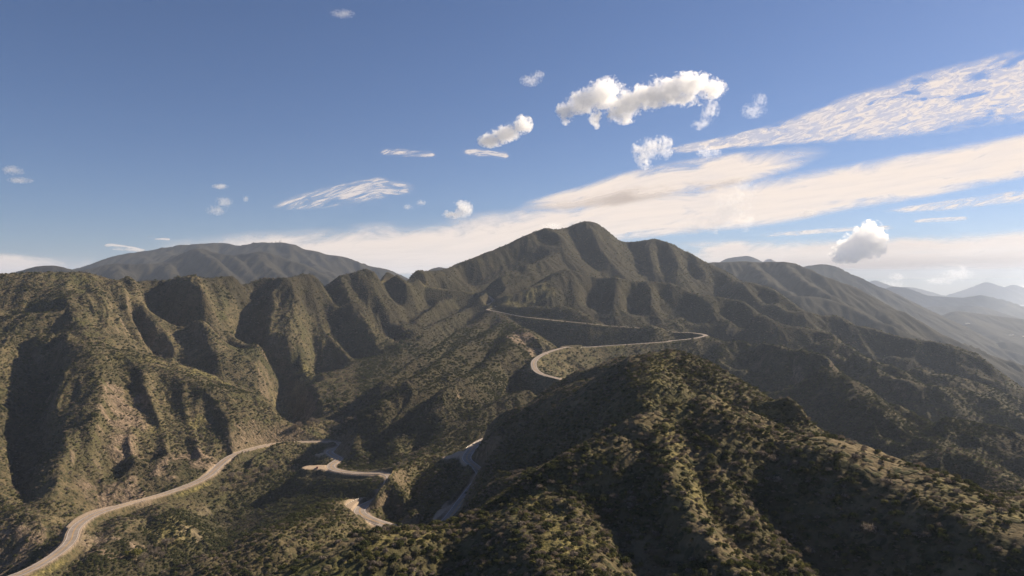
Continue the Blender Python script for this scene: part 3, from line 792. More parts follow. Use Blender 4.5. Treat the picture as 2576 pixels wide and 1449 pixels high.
mountain('mountain_knoll', [(1, [(60,375,3300),(150,345,3300),(210,325,3300),(270,310,3300),(330,300,3300),(430,300,3300),(490,320,3300),(560,330,3300),(660,370,3300)], .6)], 12, amp=8, wl=200, seed=25)
mountain('mountain_crest', [(2, [(700,470,4200),(760,430,4200),(800,402,4200),(870,405,4200),(910,415,4200),(940,400,4200),(1000,380,4200),(1060,390,4200),(1150,440,4200)], .5)], 14, amp=8, wl=220, seed=35)
mountain('mountain_shoulder', [
    (3, [(200,440,3300),(330,365,3350),(410,347,3400),(520,342,3400),(650,335,3400),(760,343,3400),(850,340,3400),(930,340,3350),(990,352,3300),(1050,375,3250),(1180,430,3150),(1320,485,3100),(1450,535,3050),(1600,640,2950),(1750,690,2900),(1870,760,2850),(2000,835,2800),(2150,900,2750),(2300,965,2750),(2576,1055,2700),(2900,1150,2650)], .62),
    (3, [(700,340,3400),(800,460,3000),(930,540,2800),(1000,580,2700)], .66), (3, [(930,340,3350),(1060,470,3000),(1250,580,2750)], .66), (3, [(1000,575,2700),(1200,590,2700),(1350,640,2650),(1500,720,2550),(1700,800,2450),(1900,880,2400)], .66), (3, [(1600,645,2950),(1680,760,2700),(1800,860,2550)], .66)],
    9, amp=11, wl=190, seed=45)
mountain('mountain_flank', [
    (3, [(950,440,5500),(1060,381,5500),(1120,362,5500),(1190,355,5500),(1250,364,5450),(1310,385,5400),(1380,422,5400),(1450,460,5300),(1530,490,5250),(1600,530,5200),(1700,600,5100),(1800,672,5000),(1900,712,4900),(1980,745,4850),(2150,830,4750),(2400,930,4600),(2700,1030,4500)], .55)],
    14, amp=16, wl=300, seed=55)
mountain('distant_hill', [
    (3, [(1880,780,6200),(1990,730,6200),(2050,700,6200),(2110,680,6200),(2200,690,6200),(2300,702,6200),(2450,722,6200),(2576,737,6200),(2900,770,6200)], .45),
    (3, [(2380,950,4700),(2450,890,4750),(2530,900,4750),(2650,940,4700)], .4), (3, [(2100,690,6200),(2250,770,5700),(2400,850,5300)], .35)], 16, amp=14, wl=330, seed=65)
mountain('far_ridge', [(3, [(1480,600,11000),(1620,530,11000),(1680,505,11000),(1760,525,11000),(1850,560,11000),(2000,578,11000),(2180,585,11000),(2290,570,11000),(2400,600,11000),(2576,655,11000),(2900,720,11000)], .4)], 40, amp=40, wl=800, seed=75)
mountain('far_hills', [(3, [(1740,720,8500),(1830,665,8500),(1900,650,8500),(1970,645,8500),(2040,655,8500),(2100,650,8500),(2200,640,8500),(2330,660,8500),(2430,710,8500),(2600,760,8500)], .4)], 30, amp=25, wl=600, seed=85)
mountain('far_summit', [(3, [(1380,570,17500),(1510,478,17500),(1550,460,17500),(1590,482,17500),(1680,520,17500),(1760,512,17500),(1900,542,17500),(2000,572,17500)], .42)], 60, amp=50, wl=900, seed=95)
mountain('far_peak', [(3, [(2150,560,18500),(2250,512,18500),(2310,470,18500),(2360,502,18500),(2420,522,18500),(2480,497,18500),(2530,504,18500),(2620,550,18500)], .42)], 60, amp=40, wl=800, seed=105)
mountain('blue_dome', [(3, [(300,420,7500),(410,375,7500),(480,345,7500),(520,325,7500),(560,311,7500),(620,304,7500),(680,300,7500),(720,316,7500),(770,343,7500),(850,400,7500)], .5)], 22, amp=18, wl=400, seed=115)
k = NT_('pale_rock'); P = k.geo(); k.surf(k.mix(k.ramp(k.noise(P, .01, 5, .7), .4, .6), (.12,.10,.08), (.62,.52,.44)), .9)
mountain('rocky_summit', [(3, [(740,365,9500),(790,335,9500),(805,322,9500),(822,313,9500),(838,322,9500),(855,337,9500),(900,370,9500)], .7)], 20, amp=30, wl=260, seed=125, mat=k.m)

# ------------------------------------------------------------------ haze
def box_obj(name, lo, hi, mat, parent=None):
    bm = bmesh.new(); bmesh.ops.create_cube(bm, size=1)
    for v in bm.verts: v.co = [lo[i]+(v.co[i]+.5)*(hi[i]-lo[i]) for i in range(3)]
    me = bpy.data.meshes.new(name); bm.to_mesh(me); bm.free(); me.materials.append(mat)
    return obj(name, me, parent)
hz = bpy.data.materials.new('haze_air'); hz.use_nodes = True; n = hz.node_tree.nodes; n.clear()
ho = n.new('ShaderNodeOutputMaterial'); hv = n.new('ShaderNodeVolumePrincipled')
hv.inputs['Color'].default_value = (.66,.78,1,1); hv.inputs['Density'].default_value = 5.0e-5; hv.inputs['Anisotropy'].default_value = .2
hz.node_tree.links.new(hv.outputs[0], ho.inputs['Volume'])
haze = tag(box_obj('haze', (-19000,-1500,-800), (19000,19500,520), hz), kind='stuff')
haze.data.materials[0].cycles.homogeneous_volume = True

# ------------------------------------------------------------------ clouds
CH = 2600.0            # height of the thin high cloud sheets above the viewpoint
def cloud_sheet_mat(name, opac, fs, ft, soft, rough=.6, mott=0.0, seed=0.0, patch=0.0):
    k = NT_(name)
    s_, t_ = k.attr('along'), k.attr('across')
    v = k.node('ShaderNodeCombineXYZ', {0: k.math('MULTIPLY', s_, fs), 1: k.math('MULTIPLY', t_, ft), 2: seed}).outputs[0]
    n1 = k.math('ADD', k.math('MULTIPLY', k.noise(v, 1.0, 8, rough, .5), 1.5), -.25)
    e = k.attr('edge')
    a = k.math('MULTIPLY', e, k.math('ADD', 1.0, k.math('MULTIPLY', k.math('SUBTRACT', n1, .5), soft*1.6)), clamp=True)
    a = k.ramp(a, .04, .72)
    if patch:
        v4 = k.node('ShaderNodeCombineXYZ', {0: k.math('MULTIPLY', s_, fs*1.1), 1: k.math('ADD', k.math('MULTIPLY', t_, ft*.5), k.math('MULTIPLY', s_, fs*.8)), 2: seed+11}).outputs[0]
        a = k.math('MULTIPLY', a, k.math('ADD', 1-patch, k.math('MULTIPLY', k.ramp(k.noise(v4, 1.0, 6, .65, 1.0), .40, .62), patch)))
    if mott:
        v2 = k.node('ShaderNodeCombineXYZ', {0: k.math('MULTIPLY', s_, fs*3.2), 1: k.math('MULTIPLY', t_, ft*2.2), 2: seed+3}).outputs[0]
        n2 = k.noise(v2, 1.0, 8, .68, 1.2)
        a = k.math('MULTIPLY', a, k.math('ADD', 1-mott, k.math('MULTIPLY', k.ramp(n2, .42, .60), mott)))
    v3 = k.node('ShaderNodeCombineXYZ', {0: k.math('MULTIPLY', s_, fs*.8), 1: k.math('MULTIPLY', t_, ft*2.5), 2: seed+7}).outputs[0]
    a = k.math('MULTIPLY', a, k.math('ADD', .72, k.math('MULTIPLY', k.noise(v3, 1.0, 5, .6), .5)), clamp=True)
    a = k.math('MULTIPLY', a, opac, clamp=True)
    d = k.node('ShaderNodeBsdfDiffuse', {0: (.68,.655,.645,1)}); tr = k.node('ShaderNodeBsdfTranslucent', {0: (.68,.655,.645,1)})
    m = k.node('ShaderNodeMixShader', {0: .85, 1: d.outputs[0], 2: tr.outputs[0]})
    tp = k.node('ShaderNodeBsdfTransparent')
    o = k.node('ShaderNodeMixShader', {0: a, 1: tp.outputs[0], 2: m.outputs[0]})
    k.t.links.new(o.outputs[0], k.out.inputs[0])
    return k.m

SHEET_N = [0]
def cloud_sheet(name, label, st, mat, group=None, h=CH, p=1.0):
    """A thin cloud layer at one height; stations (u, upper v, lower v) outline it."""
    st = np.array(st, float); SHEET_N[0] += 1; h += 35*SHEET_N[0]
    n = 120; m = 24
    uu = np.linspace(st[0,0], st[-1,0], n)
    def sm(y):
        q = np.interp(uu, st[:,0], y); return smooth1(q, 6)
    a, b = sm(st[:,1]), sm(st[:,2])
    V, al, ac, ed = [], [], [], []
    for q in range(n):
        for r in range(m):
            t = r/(m-1)
            # equal steps of true distance between the two edges
            ya, yb = h*FPX/(724.5-a[q]), h*FPX/(724.5-b[q])
            y = ya*(yb/ya)**t
            x = (uu[q]-1288)/FPX*y
            V.append((x, y, h))
            sa = (uu[q]-uu[0])/(uu[-1]-uu[0])
            al.append(uu[q]/300.0); ac.append(t*(b[q]-a[q])/60.0)
            ed.append(min(1, 1.15*(1-abs(2*t-1)**(1.6 if p == 1 else 1.15)))*min(1, sa/.16, (1-sa)/(.10 if p > 1 else .34) if st[-1,0] < 2600 else 1)**p)
    me = mesh_np(name, np.array(V), grid_faces(n, m), mat, attrs={'along': ('FLOAT', np.array(al)), 'across': ('FLOAT', np.array(ac)), 'edge': ('FLOAT', np.array(ed))})
    return tag(obj(name, me), label, 'cloud', group)

MA = cloud_sheet_mat('cirrus_thick', 1.0, 2.2, 1.5, 1.3, seed=1)
MB_ = cloud_sheet_mat('cirrus_mottled', .95, 2.4, 2.0, 2.4, mott=.5, seed=5)
MC = cloud_sheet_mat('cirrus_thin', .8, 3.0, 7.0, 2.2, rough=.68, seed=9, patch=1)
MD = cloud_sheet_mat('cirrus_veil', .4, 1.0, 1.2, .8, seed=13)
ME_ = cloud_sheet_mat('cirrus_streak', .95, 3.5, 7.0, 2.0, rough=.66, seed=17, patch=.7)
cloud_sheet('cirrus_band', 'long broad cream cloud band rising from behind the far left mountain to the right edge', [(330,590,612),(430,586,692),(560,577,694),(700,566,695),(1000,546,695),(1200,524,694),(1400,490,655),(1560,462,612),(1750,446,592),(1950,432,570),(2150,404,534),(2350,366,498),(2576,330,455),(2860,285,400)], MA)
cloud_sheet('cirrus_band', 'feathery cloud lobe splitting upward off the broad band right of the peak', [(1300,505,530),(1450,468,530),(1560,430,522),(1700,400,500),(1850,378,470),(2000,360,436),(2110,350,392)], MA)
cloud_sheet('cirrus_band', 'mottled white cloud bank spreading at the upper right edge of the sky', [(1600,382,398),(1800,345,380),(1950,308,368),(2100,245,362),(2300,180,352),(2576,112,312),(2860,50,270)], MB_)
cloud_sheet('cirrus_band', 'level cream cloud streak behind the small dark cloud, low on the right', [(1640,606,640),(1800,598,672),(2000,598,680),(2150,594,684),(2400,580,684),(2576,570,684),(2860,560,682)], MA)
cloud_sheet('cirrus_veil', 'pale veil of cloud along the hazy right horizon', [(1700,640,698),(2000,630,704),(2300,630,706),(2900,625,706)], MD)
cloud_sheet('cirrus_band', 'cream cloud bank along the horizon at the far left', [(-300,610,696),(-100,622,696),(30,632,696),(120,640,696),(200,634,694),(270,636,690)], MA)
cloud_sheet('cirrus_wisp', 'short pointed cream streak just above the left mountain slope', [(255,613,619),(285,611,630),(335,619,636),(375,629,636)], MC, p=1.5)
cloud_sheet('cirrus_wisp', 'thin brushed cloud streaks alone in the blue left of centre', [(670,512,530),(760,484,530),(850,456,524),(950,440,505),(1060,462,482)], MC, p=1.5)
cloud_sheet('cirrus_wisp', 'faint thin streak left of the small ragged cloud', [(950,376,390),(1000,370,396),(1060,376,400),(1100,382,394)], MC, p=1.5)
cloud_sheet('cirrus_wisp', 'faint streak just beneath the small ragged cloud', [(1160,374,390),(1200,372,396),(1285,380,402)], MC, p=1.5)
cloud_sheet('cirrus_wisp', 'upper of the thin cream streaks by the right edge', [(2200,526,540),(2350,506,534),(2576,474,514),(2800,440,490)], ME_, p=1.5)
cloud_sheet('cirrus_wisp', 'thin streak passing left of the dark cloud top', [(1890,588,600),(2000,578,596),(2130,570,584),(2260,564,580)], ME_, p=1.5)
cloud_sheet('cirrus_wisp', 'short thin streak up right of the dark cloud', [(2290,550,562),(2360,546,560),(2440,542,556)], ME_, p=1.5)
cloud_sheet('cirrus_wisp', 'thin curved streak at the left end of the broad band', [(366,592,598),(392,593,604),(430,598,606)], MC, p=1.5)

def puff_mat(name, blobs, dens, nscale, namp, col, aniso, warp=.0, soft=.2):
    k = NT_(name); P = k.coord()
    n1 = k.node('ShaderNodeTexNoise', {'Vector': P, 'Scale': nscale, 'Detail': 7, 'Roughness': .6, 'Distortion': .5}).outputs[0]
    nv = k.node('ShaderNodeTexNoise', {'Vector': P, 'Scale': nscale*.55, 'Detail': 3, 'Roughness': .55}).outputs['Color']
    off = k.node('ShaderNodeVectorMath', {0: k.node('ShaderNodeVectorMath', {0: nv, 1: (.5,.5,.5)}, operation='SUBTRACT').outputs[0], 1: (warp,warp,warp*.8)}, operation='MULTIPLY').outputs[0]
    P = k.node('ShaderNodeVectorMath', {0: P, 1: off}, operation='ADD').outputs[0]
    f = None
    for c, r in blobs:
        q = k.node('ShaderNodeVectorMath', {0: P, 1: c}, operation='SUBTRACT').outputs[0]
        q = k.node('ShaderNodeVectorMath', {0: q, 1: [1/a for a in r]}, operation='MULTIPLY').outputs[0]
        q = k.node('ShaderNodeVectorMath', {0: q}, operation='LENGTH').outputs['Value']
        e = k.math('SUBTRACT', 1.0, q)
        f = e if f is None else k.math('SMOOTH_MAX', f, e, .25)
    n2 = k.node('ShaderNodeTexNoise', {'Vector': P, 'Scale': nscale*.35, 'Detail': 3, 'Roughness': .5, 'Distortion': .3}).outputs[0]
    a = k.math('ADD', f, k.math('MULTIPLY', k.math('SUBTRACT', n1, .52), namp*1.25))
    a = k.math('ADD', a, k.math('MULTIPLY', k.math('SUBTRACT', n2, .5), namp*.8))
    d = k.math('MULTIPLY', k.ramp(a, .06, .06+soft), dens)
    v = k.node('ShaderNodeVolumePrincipled', {'Color': (*col, 1), 'Density': d, 'Anisotropy': aniso})
    k.t.links.new(v.outputs[0], k.out.inputs['Volume'])
    k.m.cycles.volume_step_rate = .12
    return k.m

def cumulus(name, label, sheet, D, puffs, tau=3.0, namp=1.1, nrel=1.3, col=(1,1,1), aniso=.4, deep=1.0, group=None):
    a, b, c, e = SHEETS[sheet]
    ctr = [W(sheet, px, py, D) for px, py, rx, ry in puffs]
    O = np.mean(np.array(ctr), 0)
    blobs = []; hull = bmesh.new()
    rmax = 0
    for (px, py, rx, ry), q in zip(puffs, ctr):
        R_ = (rx*c/FPX*D, .5*(rx+ry)*c/FPX*D*deep, ry*e/FPX*D)
        rmax = max(rmax, R_[2])
        cc = tuple(np.array(q)-O); blobs.append((cc, R_))
        for i in range(14):
            for j in range(7):
                th = 2*PI*i/14; ph = PI*(j/6-.5)
                hull.verts.new([cc[0]+R_[0]*1.08*math.cos(ph)*math.cos(th), cc[1]+R_[1]*1.08*math.cos(ph)*math.sin(th), cc[2]+R_[2]*1.08*math.sin(ph)])
    bmesh.ops.remove_doubles(hull, verts=hull.verts, dist=rmax*.02)
    r = bmesh.ops.convex_hull(hull, input=hull.verts)
    bmesh.ops.delete(hull, geom=list({v for v in r['geom_interior']+r['geom_unused'] if isinstance(v, bmesh.types.BMVert)}), context='VERTS')
    me = bpy.data.meshes.new(name); hull.to_mesh(me); hull.free()
    me.materials.append(puff_mat(name+'_vapour', blobs, tau/rmax*.8, nrel*2.3/rmax, namp*(1.35 if tau > 1.4 else 1.9), col, aniso, rmax*(1.1 if tau > 1.4 else 1.9), .25 if tau > 1.4 else .6))
    o = tag(obj(name, me), label, 'cloud', group); o.location = O
    return o
cumulus('cumulus_cloud', 'large elongated white cloud high in the sky to the right of the peak', 11, 5200,
        [(320,300,50,48),(410,255,85,62),(510,215,90,82),(620,262,95,66),(730,225,105,62),(840,195,105,66),(950,172,105,66),(1045,195,75,56),(580,305,60,50),(470,345,26,44),(615,335,46,32),(318,345,22,26),(900,240,90,30),(760,260,70,30)], tau=3.0, nrel=1.7, namp=1.4)
cumulus('cumulus_cloud', 'small ragged white cloud left of the large elongated cloud', 11, 5200, [(-50,445,65,36),(30,412,70,44),(112,365,52,48)], tau=2.6, nrel=1.5, namp=1.3)
cumulus('cumulus_cloud', 'torn white tuft rising off the band beneath the large cloud', 11, 5600, [(745,475,70,48),(805,450,50,36),(705,530,42,60),(690,490,46,48),(810,500,40,40)], tau=1.3, nrel=1.4, namp=1.6)
cumulus('cumulus_cloud', 'soft curtain-like cloud hanging over the band right of the peak', 11, 7800, [(940,870,70,40),(1050,850,80,48),(1130,780,80,95),(1200,700,66,66),(1210,850,56,46)], tau=.7, nrel=1.6, namp=1.4)
cumulus('cumulus_cloud', 'dark-bellied cloud low on the right above the hazy ridge', 11, 10800, [(1735,1000,115,46),(1775,945,100,62),(1820,890,66,56),(1862,945,44,76),(1690,1020,70,34)], tau=5.5, nrel=1.5, namp=1.3, deep=1.0)
cumulus('cumulus_cloud', 'small puff standing on the band left of the peak', 12, 6500, [(2280,412,42,44),(2255,388,26,26),(2220,440,60,20)], tau=1.5, namp=1.2)
cumulus('cumulus_cloud', 'thin scrap of cloud alone at left, higher of a pair', 12, 6500, [(1080,302,42,15)], tau=.55, namp=1.2)
cumulus('cumulus_cloud', 'faint curl of cloud above the left mountain', 12, 6500, [(1100,375,42,30),(1060,420,50,24)], tau=.5, namp=1.6)
cumulus('cumulus_cloud', 'tiny bright puff beside the faint curl', 12, 6500, [(1207,362,18,18)], tau=.45, namp=1.1)
cumulus('cumulus_cloud', 'tiny slanted puff left of the puff on the band', 12, 6500, [(2066,380,24,17),(2000,402,26,14)], tau=.45, namp=1.2)
cumulus('cumulus_cloud', 'faint wisp right of the large elongated cloud', 11, 5600, [(1245,300,66,36),(1280,240,34,40)], tau=.35, namp=1.7)
cumulus('cumulus_cloud', 'ragged trail hanging under the right end of the large cloud', 11, 5300, [(1035,290,44,60),(985,365,50,28)], tau=.7, namp=1.7)
cumulus('cumulus_cloud', 'little curled wisp between torn tuft and mottled bank', 11, 5600, [(1010,500,46,34),(1060,505,32,22)], tau=.6, namp=1.6)
cumulus('cumulus_cloud', 'faint smudge left of the large elongated cloud', 11, 5200, [(150,150,56,28),(190,120,30,22)], tau=.4, namp=1.7)
cumulus('cumulus_cloud', 'small hanging tuft under the band, up left of the dark cloud', 11, 9000, [(1510,805,48,26)], tau=.5, namp=1.4)
cumulus('cumulus_cloud', 'faint pinkish smudge near the left edge', 12, 6500, [(60,220,50,22),(100,272,62,16)], tau=.45, namp=1.5)
cumulus('cumulus_cloud', 'faint smudge at the top of the sky left of centre', 0, 5000, [(862,35,32,10)], tau=.22, namp=1.5)
cumulus('cumulus_cloud', 'soft cloud rim just over the peak shoulder', 11, 9000, [(255,870,60,26)], tau=.45, namp=.9)
cumulus('cumulus_cloud', 'low cloud heap on the horizon behind the blue ridge slope', 3, 23000, [(1640,500,130,34),(1700,440,60,40)], tau=.55, namp=1.2)
cumulus('cumulus_cloud', 'tall pale cloud heap on the right horizon', 3, 24000, [(2120,430,110,50),(2150,385,40,40),(2000,470,120,30)], tau=.55, namp=1.2)
cumulus('cumulus_cloud', 'low cloud strip crossing the faint peaks at the right edge', 3, 22000, [(2330,520,60,16),(2480,528,120,18),(2640,515,80,24)], tau=1.6, namp=1.1)

# ------------------------------------------------------------------ shrubs
def leaf_mat(name, c0, c1, c2, transl=.38):
    k = NT_(name)
    rnd = k.node('ShaderNodeObjectInfo').outputs['Random']
    n = k.noise(k.geo(), 1.1, 3, .6)
    col = k.mix(k.ramp(n, .36, .66), c0, c1)
    col = k.mix(k.ramp(rnd, .55, 1.0), col, c2)
    d = k.node('ShaderNodeBsdfDiffuse', {0: col}); t = k.node('ShaderNodeBsdfTranslucent', {0: col})
    m = k.node('ShaderNodeMixShader', {0: transl, 1: d.outputs[0], 2: t.outputs[0]})
    k.t.links.new(m.outputs[0], k.out.inputs[0]); return k.m
LM = {'dark': leaf_mat('dark_green_leaves', (.036,.043,.019), (.088,.095,.040), (.105,.096,.050)),
      'grey': leaf_mat('dry_grey_twigs', (.110,.092,.074), (.260,.220,.180), (.200,.160,.112)),
      'lime': leaf_mat('yellow_green_leaves', (.072,.074,.028), (.155,.145,.052), (.112,.108,.046)),
      'sage': leaf_mat('sage_leaves', (.085,.082,.052), (.185,.168,.108), (.185,.142,.088))}
k = NT_('bark'); P = k.geo(); k.surf(k.mix(k.noise(P, 3.0, 4), (.06,.045,.035), (.17,.135,.105)), .95); M_BARK = k.m

def clump(name, mat, rad, hgt, n, leaf, lobes, seed, up=.5, hollow=.55, base=0.0, twig=0.0):
    """Leaf-sized faces spread through a lumpy crown."""
    r = np.random.default_rng(seed)
    L_ = [(0, 0, hgt*.5, rad*.75, hgt*.5)]
    for i in range(lobes):
        a = 2*PI*(i+r.random()*.7)/lobes; q = rad*(.45+.25*r.random())
        L_.append((math.cos(a)*q, math.sin(a)*q, hgt*(.30+.35*r.random()), rad*(.38+.22*r.random()), hgt*(.28+.18*r.random())))
    wgt = np.array([l[3]**2 for l in L_]); wgt /= wgt.sum()
    li = r.choice(len(L_), n, p=wgt)
    La = np.array(L_)[li]
    d = r.normal(size=(n, 3)); d /= np.linalg.norm(d, axis=1, keepdims=True); d[:,2] = np.where(d[:,2] < -.35, -d[:,2], d[:,2])
    rr = hollow+(1-hollow)*r.random((n, 1))**.6
    c = La[:,:3]+d*np.column_stack([La[:,3], La[:,3], La[:,4]])*rr
    c[:,2] = np.maximum(c[:,2], .02*hgt)+base
    nrm = d+r.normal(size=(n, 3))*.55+np.array([0, 0, up]); nrm /= np.linalg.norm(nrm, axis=1, keepdims=True)
    t = np.cross(nrm, r.normal(size=(n, 3))); t /= np.linalg.norm(t, axis=1, keepdims=True); b = np.cross(nrm, t)
    s = leaf*(.6+.8*r.random((n, 1))); s2 = s*(.55+.5*r.random((n, 1)))
    if twig > 0:
        m_ = r.random((n, 1)) < twig
        s2 = np.where(m_, s*.18, s2); t = np.where(m_, d*.8+np.array([0, 0, .6]), t); s = np.where(m_, s*1.5, s)
    V = np.stack([c-t*s-b*s2*.5, c-b*s2*.9+t*s*.15, c+t*s+b*s2*.3, c+b*s2*.9-t*s*.1], 1).reshape(-1, 3)
    F = np.arange(4*n).reshape(n, 4)
    return mesh_np(name, V, F, mat, smooth=False)
PROTO = {'dark': [clump('shrub_dark', LM['dark'], 1.45, 1.75, 230, .24, 6, 11+i) for i in range(3)],
         'grey': [clump('shrub_grey', LM['grey'], 1.35, 1.35, 240, .21, 6, 31+i, twig=.45) for i in range(3)],
         'lime': [clump('shrub_lime', LM['lime'], 1.15, 1.35, 190, .22, 5, 51+i) for i in range(2)],
         'sage': [clump('shrub_sage', LM['sage'], .95, .85, 130, .20, 5, 71+i, twig=.25) for i in range(3)]}
PN = [(t, i) for t in PROTO for i in range(len(PROTO[t]))]

def scatter(y0, y1, dens, seed):
    r = np.random.default_rng(seed)
    hw = lambda y: .86*y+25
    ar = (y1-y0)*(hw(y0)+hw(y1)); n = int(ar*dens)
    y = np.sqrt(y0**2+(y1**2-y0**2)*r.random(n)); x = (2*r.random(n)-1)*hw(y)
    j = np.round((np.log(y+APEX)-T0)/DT).astype(int); i = np.round((x/(y+APEX)-S0)/DS).astype(int)
    ok = (i > 1) & (i < NS-2) & (j > 1) & (j < NT-2); x, y, i, j = x[ok], y[ok], i[ok], j[ok]
    cov = .62+.75*nz2[j, i]+.55*nz1[j, i]
    pr = np.clip(cov, .12, 1)*np.where(grass[j, i] > .35, .5, 1)*np.where(rock[j, i] > .45, .35, 1)
    front = (carve_r[j, i] > np.hypot(x, y)+2) & (carve_r[j, i] < 860)
    ok = (~front | (carve_d[j, i] > 8+10*sstep(690, 740, y))) & (dirt[j, i] < .25) & (carve_d[j, i] > 1.6) & (road_d[j, i] > 7.2) & (r.random(len(x)) < pr)
    return x[ok], y[ok], i[ok], j[ok], r
pts_x, pts_y, pts_k, pts_s = [], [], [], []
for (y0, y1, dens, sd_, smin, smax) in ((118, 330, 1.05, 1, .30, 1.05), (330, 560, .60, 2, .38, 1.1), (560, 900, .23, 3, .5, 1.3), (900, 1500, .060, 4, .9, 1.8), (1500, 2350, .034, 5, .9, 1.9)):
    x, y, i, j, r = scatter(y0, y1, dens, sd_)
    mixn = fbm(x, y, 35, 3, 301); mixm = fbm(x, y, 70, 2, 311)
    q = r.random(len(x))
    left = sstep(50, -250, x)*sstep(400, 600, y)
    # shares: dark scrub, dry grey brush, yellow-green brush, low sage
    pd = .22+.25*mixn; pg = .20-.2*mixm+.08*left; pl = np.clip(.15+.28*mixm-.06*left, .02, .4)*(1-.6*left)
    kind = np.where(q < pd, 0, np.where(q < pd+pg, 1, np.where(q < pd+pg+pl, 2, 3)))
    shady = (scrub_shade[j, i] > .45) & (y < 1300)
    kind = np.where(shady & (r.random(len(x)) < .93), 0, kind)  # mostly dark shrubs here, to deepen the shade painted on the ground
    kk_ = np.zeros(len(x), int)
    off = [0, 3, 6, 8]; cnt = [3, 3, 2, 3]
    for t in range(4):
        m_ = kind == t; kk_[m_] = off[t]+r.integers(0, cnt[t], m_.sum())
    sc_ = smin+(smax-smin)*r.random(len(x))**2.4
    pts_x.append(x); pts_y.append(y); pts_k.append(kk_); pts_s.append(sc_)
px_, py_, pk_, ps_ = map(np.concatenate, (pts_x, pts_y, pts_k, pts_s))
# the three big pale domes and a few marked bushes of the shaded slope
def on_ground(sheet, zx, zy, d0=120, d1=700):
    a, b, c, e = SHEETS[sheet]
    u, v = a+c*zx, b+e*zy
    D = np.arange(d0, d1, .5)
    x, z = (u-1288)/FPX*D, (724.5-v)/FPX*D
    g = zat(x, D)
    h = np.nonzero(g >= z)[0]
    k_ = h[0] if len(h) else len(D)-1
    return float(x[k_]), float(D[k_]), float(g[k_])
BIG = [(6,640,610,'grey',1.25),(6,770,615,'grey',1.3),(6,850,655,'grey',1.55),(6,545,560,'sage',1.5),(6,675,965,'grey',1.35),(6,500,740,'grey',1.1),(6,1010,680,'grey',1.2),(6,880,800,'grey',1.6),(6,1420,640,'grey',1.3),(6,1510,1150,'grey',1.7),(6,1640,810,'grey',1.3),(6,1040,1130,'lime',1.4),(6,330,580,'lime',1.2),(6,420,640,'lime',1.3),(6,960,1010,'lime',1.3),(6,1100,950,'sage',1.6),(6,1030,1390,'lime',1.3),(6,1100,1290,'grey',1.4),(6,880,1085,'lime',1.2),(6,900,940,'dark',1.5)]
big = []
for sh, zx, zy, t, s in BIG:
    x, y, z = on_ground(sh, zx, zy, 120, 400); big.append((x, y, z, t, s))
bx = np.array([b[0] for b in big]); by = np.array([b[1] for b in big])
keep = np.ones(len(px_), bool)
for x, y, z, t, s in big: keep &= np.hypot(px_-x, py_-y) > 2.1*s
px_, py_, pk_, ps_ = px_[keep], py_[keep], pk_[keep], ps_[keep]
pz_ = zat(px_, py_)
# which of the near ones show: in frame and not behind a fold of the ground
u_ = 1288+FPX*px_/py_; v_ = 724.5-FPX*(pz_+.6*ps_)/py_
cand = np.nonzero((u_ > 5) & (u_ < 2571) & (v_ < 1450) & (py_ < 330))[0]
vis = np.ones(len(cand), bool)
for f in np.linspace(.45, .985, 46):
    gx_, gy_ = px_[cand]*f, py_[cand]*f
    m_ = gy_ > 35
    g = np.where(m_, zat(gx_, np.maximum(gy_, 35)), -999)
    vis &= g < (pz_[cand]+.9*ps_[cand])*f
cand = cand[vis]
sizes = np.array([1.45, 1.35, 1.15, .95])[np.array([0,0,0,1,1,1,2,2,3,3,3])[pk_[cand]]]*ps_[cand]/py_[cand]
top = cand[np.argsort(-sizes)[:280]]
WORDS = {'dark': 'dark green rounded shrub', 'grey': 'dry grey twiggy shrub', 'lime': 'yellow-green leafy shrub', 'sage': 'low sage-grey shrub'}
def region(x, y):
    u = 1288+FPX*x/y
    if u > 1760+max(0, (200-y))*2: return 'on the shaded slope at the lower right', 'shrubs of the shaded slope'
    if u > 1380: return 'on the sunlit spur in the bottom centre', 'shrubs of the sunlit spur'
    return 'on the near hillside below the lower road bend', 'shrubs of the near hillside'
def put_shrub(x, y, z, t, me, s, rz, label=None, group=None):
    o = obj('shrub', me); o.location = (x, y, z-.12*s); o.scale = (s*(1+.2*RNG.random()), s, s*(.9+.3*RNG.random())); o.rotation_euler = (0, 0, rz)
    w_, g_ = region(x, y)
    return tag(o, label or WORDS[t]+' '+w_, 'shrub', group or WORDS[t]+'s: '+g_)
BLAB = {0: 'pale grey dome-shaped shrub, left one of three in a row on the shaded slope', 1: 'pale grey dome-shaped shrub, middle one of three in a row on the shaded slope', 2: 'largest pale grey dome-shaped shrub, right one of three in a row', 4: 'lone pale spreading shrub standing in the dark hollow'}
for q, (x, y, z, t, s) in enumerate(big):
    put_shrub(x, y, z, t, PROTO[t][q % len(PROTO[t])], s, q*1.3, BLAB.get(q))
for q in top:
    t, i = PN[pk_[q]]
    put_shrub(px_[q], py_[q], pz_[q], t, PROTO[t][i], ps_[q], RNG.random()*6.28)
rest = np.ones(len(px_), bool); rest[top] = False
